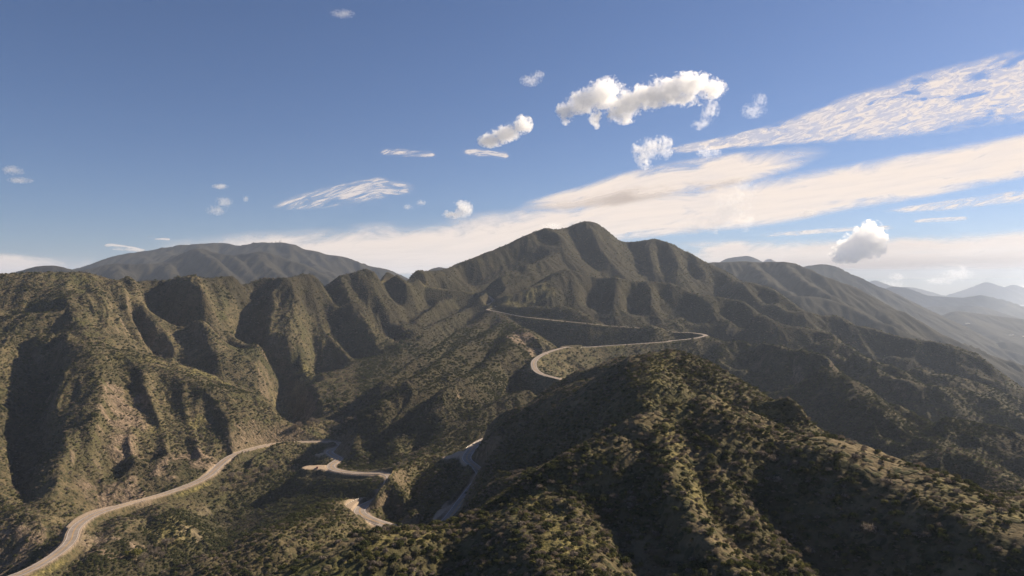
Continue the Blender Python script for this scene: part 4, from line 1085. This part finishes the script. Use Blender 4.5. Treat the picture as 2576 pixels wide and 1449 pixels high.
# all other brush: one object, scattered copies of the shrubs above
me = bpy.data.meshes.new('chaparral_scrub')
nR = int(rest.sum()); me.vertices.add(nR)
me.vertices.foreach_set('co', np.column_stack([px_[rest], py_[rest], pz_[rest]-.12*ps_[rest]]).astype(np.float32).ravel())
for nme, arr, typ in (('kind_of', pk_[rest].astype(np.int32), 'INT'), ('size', (ps_[rest]).astype(np.float32), 'FLOAT'), ('turn', (RNG.random(nR)*6.28).astype(np.float32), 'FLOAT')):
    a = me.attributes.new(nme, typ, 'POINT'); a.data.foreach_set('value', arr)
scrub = tag(obj('chaparral_scrub', me), kind='stuff')
ng = bpy.data.node_groups.new('scatter', 'GeometryNodeTree')
ng.interface.new_socket('Geometry', in_out='INPUT', socket_type='NodeSocketGeometry'); ng.interface.new_socket('Geometry', in_out='OUTPUT', socket_type='NodeSocketGeometry')
N = ng.nodes; gi = N.new('NodeGroupInput'); go = N.new('NodeGroupOutput'); jn = N.new('GeometryNodeJoinGeometry')
def na(nm, typ):
    q = N.new('GeometryNodeInputNamedAttribute'); q.data_type = typ; q.inputs[0].default_value = nm; return q.outputs[0]
ak, asz, atn = na('kind_of', 'INT'), na('size', 'FLOAT'), na('turn', 'FLOAT')
cr = N.new('ShaderNodeCombineXYZ'); ng.links.new(atn, cr.inputs[2])
first = {}
for o in COL.objects:
    if o.name.startswith('shrub') and o.type == 'MESH': first.setdefault(o.data.name, o)
for q, (t, i) in enumerate(PN):
    m_ = PROTO[t][i]
    if m_.name not in first: continue
    oi = N.new('GeometryNodeObjectInfo'); oi.transform_space = 'ORIGINAL'; oi.inputs['Object'].default_value = first[m_.name]; oi.inputs['As Instance'].default_value = True
    cmp_ = N.new('FunctionNodeCompare'); cmp_.data_type = 'INT'; cmp_.operation = 'EQUAL'
    ia = [s for s in cmp_.inputs if s.type == 'INT']; ng.links.new(ak, ia[0]); ia[1].default_value = q
    ip = N.new('GeometryNodeInstanceOnPoints')
    ng.links.new(gi.outputs[0], ip.inputs['Points']); ng.links.new(cmp_.outputs[0], ip.inputs['Selection']); ng.links.new(oi.outputs['Geometry'], ip.inputs['Instance'])
    ng.links.new(cr.outputs[0], ip.inputs['Rotation']); ng.links.new(asz, ip.inputs['Scale'])
    ng.links.new(ip.outputs[0], jn.inputs[0])
ng.links.new(jn.outputs[0], go.inputs[0])
md = scrub.modifiers.new('scatter', 'NODES'); md.node_group = ng
print('SHRUBS', nR, len(top))

# ------------------------------------------------------------------ small building helpers
class MB:
    def __init__(s): s.bm = bmesh.new()
    def box(s, lo, hi, taper=1.0):
        r = bmesh.ops.create_cube(s.bm, size=1)
        for v in r['verts']:
            top = v.co.z > 0
            c = [(lo[i]+hi[i])/2 for i in range(3)]
            for i in range(3): v.co[i] = c[i]+v.co[i]*(hi[i]-lo[i])
            if top and taper != 1.0:
                v.co.x = c[0]+(v.co.x-c[0])*taper; v.co.y = c[1]+(v.co.y-c[1])*taper
        return s
    def tube(s, pts_, rad, seg=8, cap=True):
        rings = []
        for q, p in enumerate(pts_):
            p = Vector(p)
            d = (Vector(pts_[min(q+1, len(pts_)-1)])-Vector(pts_[max(q-1, 0)])).normalized()
            a = d.orthogonal().normalized(); b = d.cross(a)
            r = rad[q] if isinstance(rad, (list, tuple)) else rad
            rings.append([s.bm.verts.new(p+(a*math.cos(2*PI*i/seg)+b*math.sin(2*PI*i/seg))*r) for i in range(seg)])
        for A, B_ in zip(rings[:-1], rings[1:]):
            for i in range(seg): s.bm.faces.new((A[i], A[(i+1) % seg], B_[(i+1) % seg], B_[i]))
        if cap:
            s.bm.faces.new(rings[0][::-1]); s.bm.faces.new(rings[-1])
        return s
    def prism(s, prof, y0, y1):
        """Extrude an (x, z) outline along y."""
        A = [s.bm.verts.new((x, y0, z)) for x, z in prof]; B_ = [s.bm.verts.new((x, y1, z)) for x, z in prof]
        n = len(prof)
        s.bm.faces.new(A); s.bm.faces.new(B_[::-1])
        for i in range(n): s.bm.faces.new((A[i], B_[i], B_[(i+1) % n], A[(i+1) % n]))
        return s
    def wheel(s, c, r, w, seg=20):
        return s.tube([(c[0]-w/2, c[1], c[2]), (c[0]+w/2, c[1], c[2])], r, seg)
    def build(s, name, mat, parent=None, bevel=0, smooth=False):
        bmesh.ops.recalc_face_normals(s.bm, faces=s.bm.faces)
        if bevel: bmesh.ops.bevel(s.bm, geom=s.bm.edges[:], offset=bevel, segments=2, affect='EDGES', clamp_overlap=True)
        me = bpy.data.meshes.new(name); s.bm.to_mesh(me); s.bm.free(); me.materials.append(mat)
        if smooth: me.polygons.foreach_set('use_smooth', [True]*len(me.polygons))
        return obj(name, me, parent)
def empty(name, loc, rz=0):
    o = bpy.data.objects.new(name, None); link(o); o.location = loc; o.rotation_euler = (0, 0, rz); o.empty_display_size = .3; return o
def flat(name, col, rough=.6, metal=0.0, var=.12, scale=6.0, spec=.4):
    k = NT_(name); n = k.noise(k.coord(), scale, 4, .6)
    c2 = tuple(c*(1-var*2.2) for c in col)
    b = k.surf(k.mix(n, col, c2), rough, None, spec=spec); b.inputs['Metallic'].default_value = metal
    return k.m

# ------------------------------------------------------------------ guardrails
M_RAIL = flat('galvanised_steel', (.50,.47,.42), .45, .55, .15, 1.5)
M_POST = flat('weathered_timber_post', (.13,.10,.075), .9, 0, .2, 4)
def guardrail(P, label, gap=2.4, pmax=90, wood=True):
    P = catmull(P, .6); P[:,2] = zat(P[:,0], P[:,1])
    P[:,2] = smooth1(P[:,2].copy(), 4)
    c = P.mean(0); g = empty('guardrail', (float(c[0]), float(c[1]), float(c[2])))
    tag(g, label, 'guardrail', 'guardrails along the mountain road')
    # two-wave beam
    t = tang(P); nr = np.stack([t[:,1], -t[:,0]], 1)
    prof = [(-.02,.46),(.05,.50),(.05,.56),(-.01,.61),(.05,.66),(.05,.72),(-.02,.76)]
    V = []
    for q in range(len(P)):
        for o, h in prof: V.append((P[q,0]+nr[q,0]*o-c[0], P[q,1]+nr[q,1]*o-c[1], P[q,2]+h-c[2]))
    obj('rail', mesh_np('rail', np.array(V), grid_faces(len(P), len(prof)), M_RAIL), g)
    d = np.r_[0, np.cumsum(np.linalg.norm(np.diff(P, axis=0), axis=1))]
    n = min(pmax, max(2, int(d[-1]/gap)+1))
    pm = None
    for s in np.linspace(0, d[-1], n):
        x, y, z = (np.interp(s, d, P[:, i]) for i in range(3))
        if pm is None:
            pm = MB().box((-.09,-.09,-.3), (.09,.09,.80)).build('post', M_POST if wood else M_RAIL, g, bevel=.01); o = pm
        else:
            o = pm.copy(); link(o, g)
        o.location = (x-c[0], y-c[1], z-c[2])
    return g
Zh = -147.6
guardrail([WZ(7, a, b, Zh) for a, b in ((925,851),(820,868),(700,888),(620,912),(545,945),(470,995),(415,1050),(384,1085),(400,1100),(470,1125),(560,1158),(650,1190),(760,1228),(860,1268),(930,1298))], 'curved guardrail round the outer edge of the hairpin bend above the dark slope')
guardrail([W(7, 2180, 92, 573), W(7, 2240, 72, 580), W(7, 2330, 40, 590), W(7, 2440, 0, 602)], 'short guardrail at the upper bend beside the dark rock spur')
def along(a, b, off):
    k0 = np.argmin(np.hypot(road[:,0]-a[0], road[:,1]-a[1])); k1 = np.argmin(np.hypot(road[:,0]-b[0], road[:,1]-b[1]))
    k0, k1 = min(k0, k1), max(k0, k1)
    q = road[k0:k1+1:3]; t = tang(q); n = np.stack([t[:,1], -t[:,0]], 1)
    return [(x+nx*off, y+ny*off, z) for (x, y, z), (nx, ny) in zip(q, n)]
guardrail(along(W(5,330,685,646), W(5,620,698,612), 4.9), 'guardrail on the shaded stretch between the gravel turnout and the mound')
guardrail(along(W(4,2200,464,795), W(5,270,470,792), -4.9), 'guardrail on the far side of the road where it enters the canyon')
guardrail(along(W(2,1860,993,1115), W(2,2350,962,1190), 4.9), 'long pale guardrail on the straight road leg below the main mountain', gap=2.6, wood=False)

# ------------------------------------------------------------------ car on the gravel turnout
cx, cy, cz = WZ(8, 885, 935, -175.35)
car = empty('parked_car', (cx, cy, float(zat(cx, cy))), R(12))
tag(car, 'small dark red car parked on the gravel turnout beside the road bend', 'car')
M_PAINT = flat('dark_red_paint', (.16,.012,.020), .28, .1, .08, 2, .5)
M_GLASS = flat('tinted_glass', (.018,.022,.028), .08, 0, .05, 2, .6)
M_TYRE = flat('tyre_rubber', (.02,.02,.02), .9); M_RIM = flat('wheel_alloy', (.45,.45,.46), .35, .8)
M_LAMP = flat('lamp_lens', (.75,.72,.66), .15); M_TAIL = flat('tail_lens', (.35,.02,.02), .2); M_TRIM = flat('black_trim', (.03,.03,.03), .6)
prof = [(-2.1,.32),(-2.15,.55),(-2.08,.86),(-1.15,.98),(-.55,1.42),(.95,1.46),(1.75,1.05),(2.08,.98),(2.14,.6),(2.08,.32)]
bm = MB(); bm.prism([(a, b) for a, b in prof], -.86, .86)
for v in bm.bm.verts:
    if v.co.z > 1.2: v.co.y *= .80
    elif v.co.z > .9: v.co.y *= .96
    if abs(v.co.x) > 2.0: v.co.y *= .90
body = bm.build('body', M_PAINT, car, bevel=.05, smooth=False); body.rotation_euler = (0, 0, R(-90))
def part(name, mb, mat, par=None, bevel=0):
    o = mb.build(name, mat, par or car, bevel); o.rotation_euler = (0, 0, R(-90)) if par is None else (0, 0, 0); return o
def quad(pts_, th=.02):
    m = MB(); n = (Vector(pts_[1])-Vector(pts_[0])).cross(Vector(pts_[2])-Vector(pts_[0])).normalized()*th
    a = [m.bm.verts.new(Vector(p)-n) for p in pts_]; b = [m.bm.verts.new(Vector(p)+n) for p in pts_]
    k_ = len(pts_); m.bm.faces.new(a[::-1]); m.bm.faces.new(b)
    for i in range(k_): m.bm.faces.new((a[i], a[(i+1) % k_], b[(i+1) % k_], b[i]))
    return m
part('windscreen', quad([(-1.09,-.72,1.02),(-1.09,.72,1.02),(-.60,.62,1.40),(-.60,-.62,1.40)]), M_GLASS)
part('rear_window', quad([(1.02,-.60,1.43),(1.02,.60,1.43),(1.68,.70,1.10),(1.68,-.70,1.10)]), M_GLASS)
for sy in (-1, 1):
    part('side_window', quad([(-.98,sy*.815,1.02),(-.50,sy*.70,1.37),(.85,sy*.70,1.40),(1.45,sy*.80,1.08)]), M_GLASS)
    part('headlight', MB().box((-2.13,sy*.62-.16,.62), (-2.0,sy*.62+.16,.78)), M_LAMP, bevel=.02)
    part('tail_light', MB().box((2.0,sy*.62-.15,.74), (2.14,sy*.62+.15,.92)), M_TAIL, bevel=.02)
    part('wing_mirror', MB().box((-.85,sy*.98-.11,.98), (-.72,sy*.98+.11,1.10)), M_PAINT, bevel=.02)
    for wx in (-1.32, 1.30):
        w_ = MB(); w_.tube([(wx, sy*.70-.10, .32), (wx, sy*.70+.10, .32)], .32, 22); tw = w_.build('wheel', M_TYRE, car, .02); tw.rotation_euler = (0, 0, R(-90))
        r_ = MB(); r_.tube([(wx, sy*.80-.02, .32), (wx, sy*.80+.015, .32)], .20, 16); r_.build('rim', M_RIM, tw)
part('bumper', MB().box((-2.2,-.75,.30), (-2.06,.75,.52)), M_TRIM, bevel=.03); part('bumper', MB().box((2.06,-.75,.30), (2.20,.75,.52)), M_TRIM, bevel=.03)

# ------------------------------------------------------------------ masts on the far left mountain
from mathutils.bvhtree import BVHTree
def bvh(name):
    me = bpy.data.objects[name].data
    n = len(me.vertices); v = np.zeros(n*3, np.float32); me.vertices.foreach_get('co', v)
    f = np.zeros(len(me.polygons)*4, np.int32); me.loops.foreach_get('vertex_index', f)
    return BVHTree.FromPolygons(v.reshape(-1, 3).tolist(), f.reshape(-1, 4).tolist())
tr_range, tr_hill = bvh('mountain_range'), bvh('distant_hill')
def hit(tree, u, v):
    d = Vector(((u-1288)/FPX, 1, (724.5-v)/FPX)).normalized()
    h = tree.ray_cast(Vector((0, 0, 0)), d); return h[0]
def ground_under(tree, x, y):
    h = tree.ray_cast(Vector((x, y, 3000)), Vector((0, 0, -1))); return h[0]
M_STEEL = flat('mast_steel', (.20,.19,.19), .6, .3); M_DISH = flat('antenna_panel', (.42,.41,.40), .5)
def mast(u, D, h, wd, label, panels):
    x = (u-1288)/FPX*D; g = ground_under(tr_range, x, D)
    o = empty('radio_mast', (g.x, g.y, g.z-.8)); tag(o, label, 'radio mast', 'radio masts on the far mountain')
    m = MB()
    for a in range(4):
        s_, c_ = (-1 if a in (0, 3) else 1), (-1 if a < 2 else 1)
        m.tube([(s_*wd, c_*wd, 0), (s_*wd*.45, c_*wd*.45, h)], .32, 6)
    k_ = 0; z = 0
    while z < h-2.2:
        f0, f1 = 1-.55*z/h, 1-.55*(z+2.2)/h
        for sx, sy, tx, ty in ((-1,-1,1,-1),(1,-1,1,1),(1,1,-1,1),(-1,1,-1,-1)):
            m.tube([(sx*wd*f0, sy*wd*f0, z), (tx*wd*f1, ty*wd*f1, z+2.2)], .16, 5)
        z += 2.2
    m.build('tower_frame', M_STEEL, o)
    MB().tube([(0,0,h-1), (0,0,h+h*.28)], .22, 6).build('whip_aerial', M_STEEL, o)
    for (f, a) in panels:
        q = MB().box((-.8,-.35,-1.5), (.8,.35,1.5)).build('antenna_panel', M_DISH, o, .05)
        q.location = (math.cos(a)*wd*.9, math.sin(a)*wd*.9, h*f); q.rotation_euler = (0, 0, a-PI/2)
    return o
MST = lambda zx: 628.9+.0738*zx
mast(MST(880), 4915, 14, 1.5, 'lone radio mast, leftmost on the far left mountain top', [(.75,-1.2),(.75,.2),(.95,2.4)])
mast(MST(1010), 4905, 16, 1.7, 'stout radio mast with panels, middle of three on the far mountain', [(.55,-1.4),(.72,-.6),(.72,2.8),(.92,-1.9),(.92,1.0)])
mast(MST(1053), 4900, 20, 1.6, 'tallest radio mast, rightmost of three on the far left mountain', [(.45,-1.4),(.62,.2),(.62,-2.6),(.85,-1.5)])
M_WALLW = flat('pale_plaster', (.55,.52,.47), .85); M_ROOFG = flat('grey_sheet_roof', (.33,.32,.31), .6)
def building(name, loc, rz, w_, l_, h_, label, cat, roofmat, group=None):
    o = empty(name, loc, rz); tag(o, label, cat, group)
    MB().box((-w_/2,-l_/2,-2), (w_/2,l_/2,h_)).build('wall', M_WALLW, o)
    MB().prism([(-w_/2-.5, h_), (0, h_+w_*.22), (w_/2+.5, h_), (w_/2+.5, h_-.25), (0, h_+w_*.22-.25), (-w_/2-.5, h_-.25)], -l_/2-.5, l_/2+.5).build('roof', roofmat, o)
    MB().box((-.9,-l_/2-.06,0), (.9,-l_/2+.02,2.4)).build('door', M_TRIM, o)
    for q in (-.3, .3):
        MB().box((q*w_-.8,-l_/2-.05,1.1), (q*w_+.8,-l_/2+.02,2.4)).build('window', M_GLASS, o)
    return o
g = ground_under(tr_range, (MST(755)-1288)/FPX*4925, 4925)
building('equipment_hut', (g.x, g.y, g.z), .3, 7, 5, 4.2, 'small equipment hut on the far mountain top left of the radio masts', 'hut', M_ROOFG)
# farm buildings and the pale road bend on the hazy hill at the right
HB = lambda zx, zy: hit(tr_hill, 2295.4+.109*zx, 754.7+.109*zy)
for zx, zy, rz, w_, l_, h_, lab in ((1270,555,1.5,14,34,6,'long pale barn alone high on the hazy right hill'),(1050,722,.9,11,20,5,'pale house near the road bend, left one of a close pair'),(1108,722,.4,8,12,4.5,'small pale house, right one of a close pair'),(1222,915,.2,11,14,5.5,'pale house lowest on the hazy hill near the near ridge line'),(2280,820,1.4,10,36,4.5,'long low pale shed at the far right of the hazy hill'),(2560,845,1.5,9,16,4.5,'pale shed at the very right edge of the hazy hill')):
    p = HB(zx, zy)
    if p is not None: building('farm_building', tuple(p), rz, w_, l_, h_, lab, 'building', M_WALLW, 'farm buildings on the hazy hill')
k = NT_('pale_dirt_road'); k.surf(k.mix(k.noise(k.geo(), .05, 4), (.42,.35,.28), (.60,.52,.43)), .9); M_DIRT = k.m
def hill_road(pxs, half):
    P = [HB(*p) for p in pxs]; P = [tuple(p) for p in P if p is not None]
    if len(P) < 3: return
    P = catmull(P, 6)
    for q in range(len(P)):
        h = ground_under(tr_hill, P[q,0], P[q,1]); P[q,2] = (h.z if h else P[q,2])+1.6
    P[:,2] = smooth1(P[:,2].copy(), 3)
    V, F = ribbon(P, [-half, 0, half], 0)
    tag(obj('road', mesh_np('road', V, F[:, ::-1], M_DIRT)), kind='structure')
hill_road([(560,690),(672,655),(715,630),(770,610),(840,600),(920,592),(1035,580)], 9)
hill_road([(1285,770),(1312,785),(1322,810),(1310,835),(1285,850)], 10)

# ------------------------------------------------------------------ trees
CROWN = {'oak': [clump('crown_oak', LM['dark'], 3.2, 4.6, 620, .42, 8, 201+i, base=1.3) for i in range(3)],
         'willow': [clump('crown_yellow', leaf_mat('yellowing_leaves', (.090,.092,.022), (.20,.185,.045), (.15,.14,.04)), 3.4, 5.6, 700, .40, 8, 221, base=.9)],
         'bare': [clump('crown_bare', LM['grey'], 2.6, 4.2, 330, .40, 7, 241+i, base=1.6, twig=.92, hollow=.25) for i in range(2)]}
def trunk_mesh(seed, h):
    r = random.Random(seed); m = MB()
    m.tube([(0,0,-.6), (r.uniform(-.1,.1), r.uniform(-.1,.1), h*.35), (r.uniform(-.25,.25), r.uniform(-.25,.25), h*.75)], [.26,.20,.10], 7)
    for i in range(6):
        a = 2*PI*i/6+r.random(); z0 = h*(.25+.07*i)
        m.tube([(0,0,z0), (math.cos(a)*.7, math.sin(a)*.7, z0+.7), (math.cos(a)*1.6, math.sin(a)*1.6, z0+1.2+r.random())], [.11,.075,.03], 5)
    o = m.build('trunk', M_BARK); me = o.data; bpy.data.objects.remove(o); return me
TRUNK = [trunk_mesh(i, 4.6) for i in range(3)]
def tree(x, y, kind, s, label, group=None):
    z = float(zat(x, y))
    nm = {'oak': 'oak_tree', 'willow': 'willow_tree', 'bare': 'bare_tree'}[kind]
    o = empty(nm, (x, y, z), RNG.random()*6.28); o.scale = (s, s, s*(.9+.25*RNG.random())); tag(o, label, 'tree', group)
    obj('trunk', TRUNK[int(RNG.integers(0, 3))], o); obj('crown', CROWN[kind][int(RNG.integers(0, len(CROWN[kind])))], o)
x, y, z = on_ground(4, 1000, 1325, 380, 640); tree(x, y, 'willow', 1.15, 'bushy yellow-green tree by the creek below the lower road')
x, y, z = on_ground(4, 935, 1320, 380, 640); tree(x, y, 'willow', .7, 'small yellow-green tree left of the bushier one by the creek')
def grove(sheet, pxs, kind, s, label, group, d0=380, d1=1500):
    for q, (zx, zy) in enumerate(pxs):
        x, y, z = on_ground(sheet, zx, zy, d0, d1)
        tree(x, y, kind, s*(.8+.45*RNG.random()), label, group)
grove(2, [(575,925),(600,950),(560,975),(625,985),(655,960),(690,945),(590,1010),(640,1020),(540,1020),(680,990),(715,930),(610,905),(520,1055),(560,1050)], 'oak', 1.35, 'dark rounded oak crowding the canyon bottom below the saddle', 'oaks in the canyon bottom')
grove(4, [(2420,190),(2440,225),(2470,180),(2455,250),(2500,215),(2520,250),(2480,280),(2540,180)], 'oak', 1.25, 'dark oak on the shaded canyon flank above the road end', 'oaks above the road end', 380, 1300)
grove(4, [(1700,760),(1760,735),(1820,760),(1880,720),(1930,745),(1960,700),(1800,800),(1720,820),(1990,660),(2020,690),(1850,790),(1640,860)], 'bare', 1.25, 'bare greyish tree along the creek beneath the lower road', 'bare trees along the creek')
grove(4, [(1100,1275),(1160,1290),(1220,1260),(1130,1330),(1190,1340),(1060,1370),(1260,1230),(1040,1420)], 'bare', 1.2, 'bare greyish tree in the creek bed at the lower left', 'bare trees in the lower creek bed')
grove(4, [(2170,385),(2210,375),(2270,360),(2300,340),(2330,350),(2200,355)], 'bare', 1.3, 'bare tree on the small flat at the canyon mouth', 'bare trees at the canyon mouth', 380, 1200)
for u, D, s in ((838,1455,2.1),(846,1458,1.7),(854,1460,1.5),(866,1470,1.3),(829,1452,1.2)):
    tree((u-1288)/FPX*D, D, 'oak', s*.8, 'dark tree clump standing on the skyline left of the saddle', 'trees on the skyline')
for zx, zy, s in ((700,300,1.0),(1690,670,.8),(1810,700,.7)):
    x, y, z = on_ground(4, zx, zy, 380, 1200); tree(x, y, 'oak', s, 'single dark oak on the sunlit slopes left of the creek', 'lone oaks on the left slopes')

# ------------------------------------------------------------------ light, sky, camera
SUN_AZ, SUN_EL = R(60), R(30)
sd = Vector((math.sin(SUN_AZ)*math.cos(SUN_EL), math.cos(SUN_AZ)*math.cos(SUN_EL), math.sin(SUN_EL)))
sl = bpy.data.lights.new('sun', 'SUN'); sl.energy = 5.0; sl.angle = R(.53); sl.color = (1, .84, .63)
so = link(bpy.data.objects.new('sun', sl)); so.rotation_euler = sd.to_track_quat('Z', 'Y').to_euler()
w = bpy.data.worlds.new('World'); SC.world = w; w.use_nodes = True
wt = w.node_tree; bg = wt.nodes['Background']
sk = wt.nodes.new('ShaderNodeTexSky'); sk.sky_type = 'NISHITA'; sk.sun_disc = False
sk.sun_elevation = SUN_EL; sk.sun_rotation = SUN_AZ; sk.altitude = 900; sk.air_density = 1.0; sk.dust_density = .5; sk.ozone_density = 4.0
tn = wt.nodes.new('ShaderNodeMix'); tn.data_type = 'RGBA'; tn.blend_type = 'MULTIPLY'; tn.inputs[0].default_value = 1; tn.inputs[7].default_value = (.66,.70,.84,1)
wt.links.new(sk.outputs[0], tn.inputs[6]); wt.links.new(tn.outputs[2], bg.inputs[0]); bg.inputs[1].default_value = .05
cam = bpy.data.cameras.new('camera'); co = link(bpy.data.objects.new('camera', cam))
cam.sensor_width = 36; cam.lens = 36*FPX/2576; cam.clip_start = .5; cam.clip_end = 260000
co.location = (0, 0, 0); co.rotation_euler = (PI/2, 0, 0)
SC.camera = co
vs = SC.view_settings; vs.view_transform = 'Standard'; vs.look = 'None'; vs.exposure = 1.0; vs.gamma = 1
SC.render.engine = 'CYCLES'
SC.cycles.use_denoising = True
SC.cycles.max_bounces = 26; SC.cycles.diffuse_bounces = 2; SC.cycles.glossy_bounces = 1; SC.cycles.transparent_max_bounces = 24; SC.cycles.volume_bounces = 24
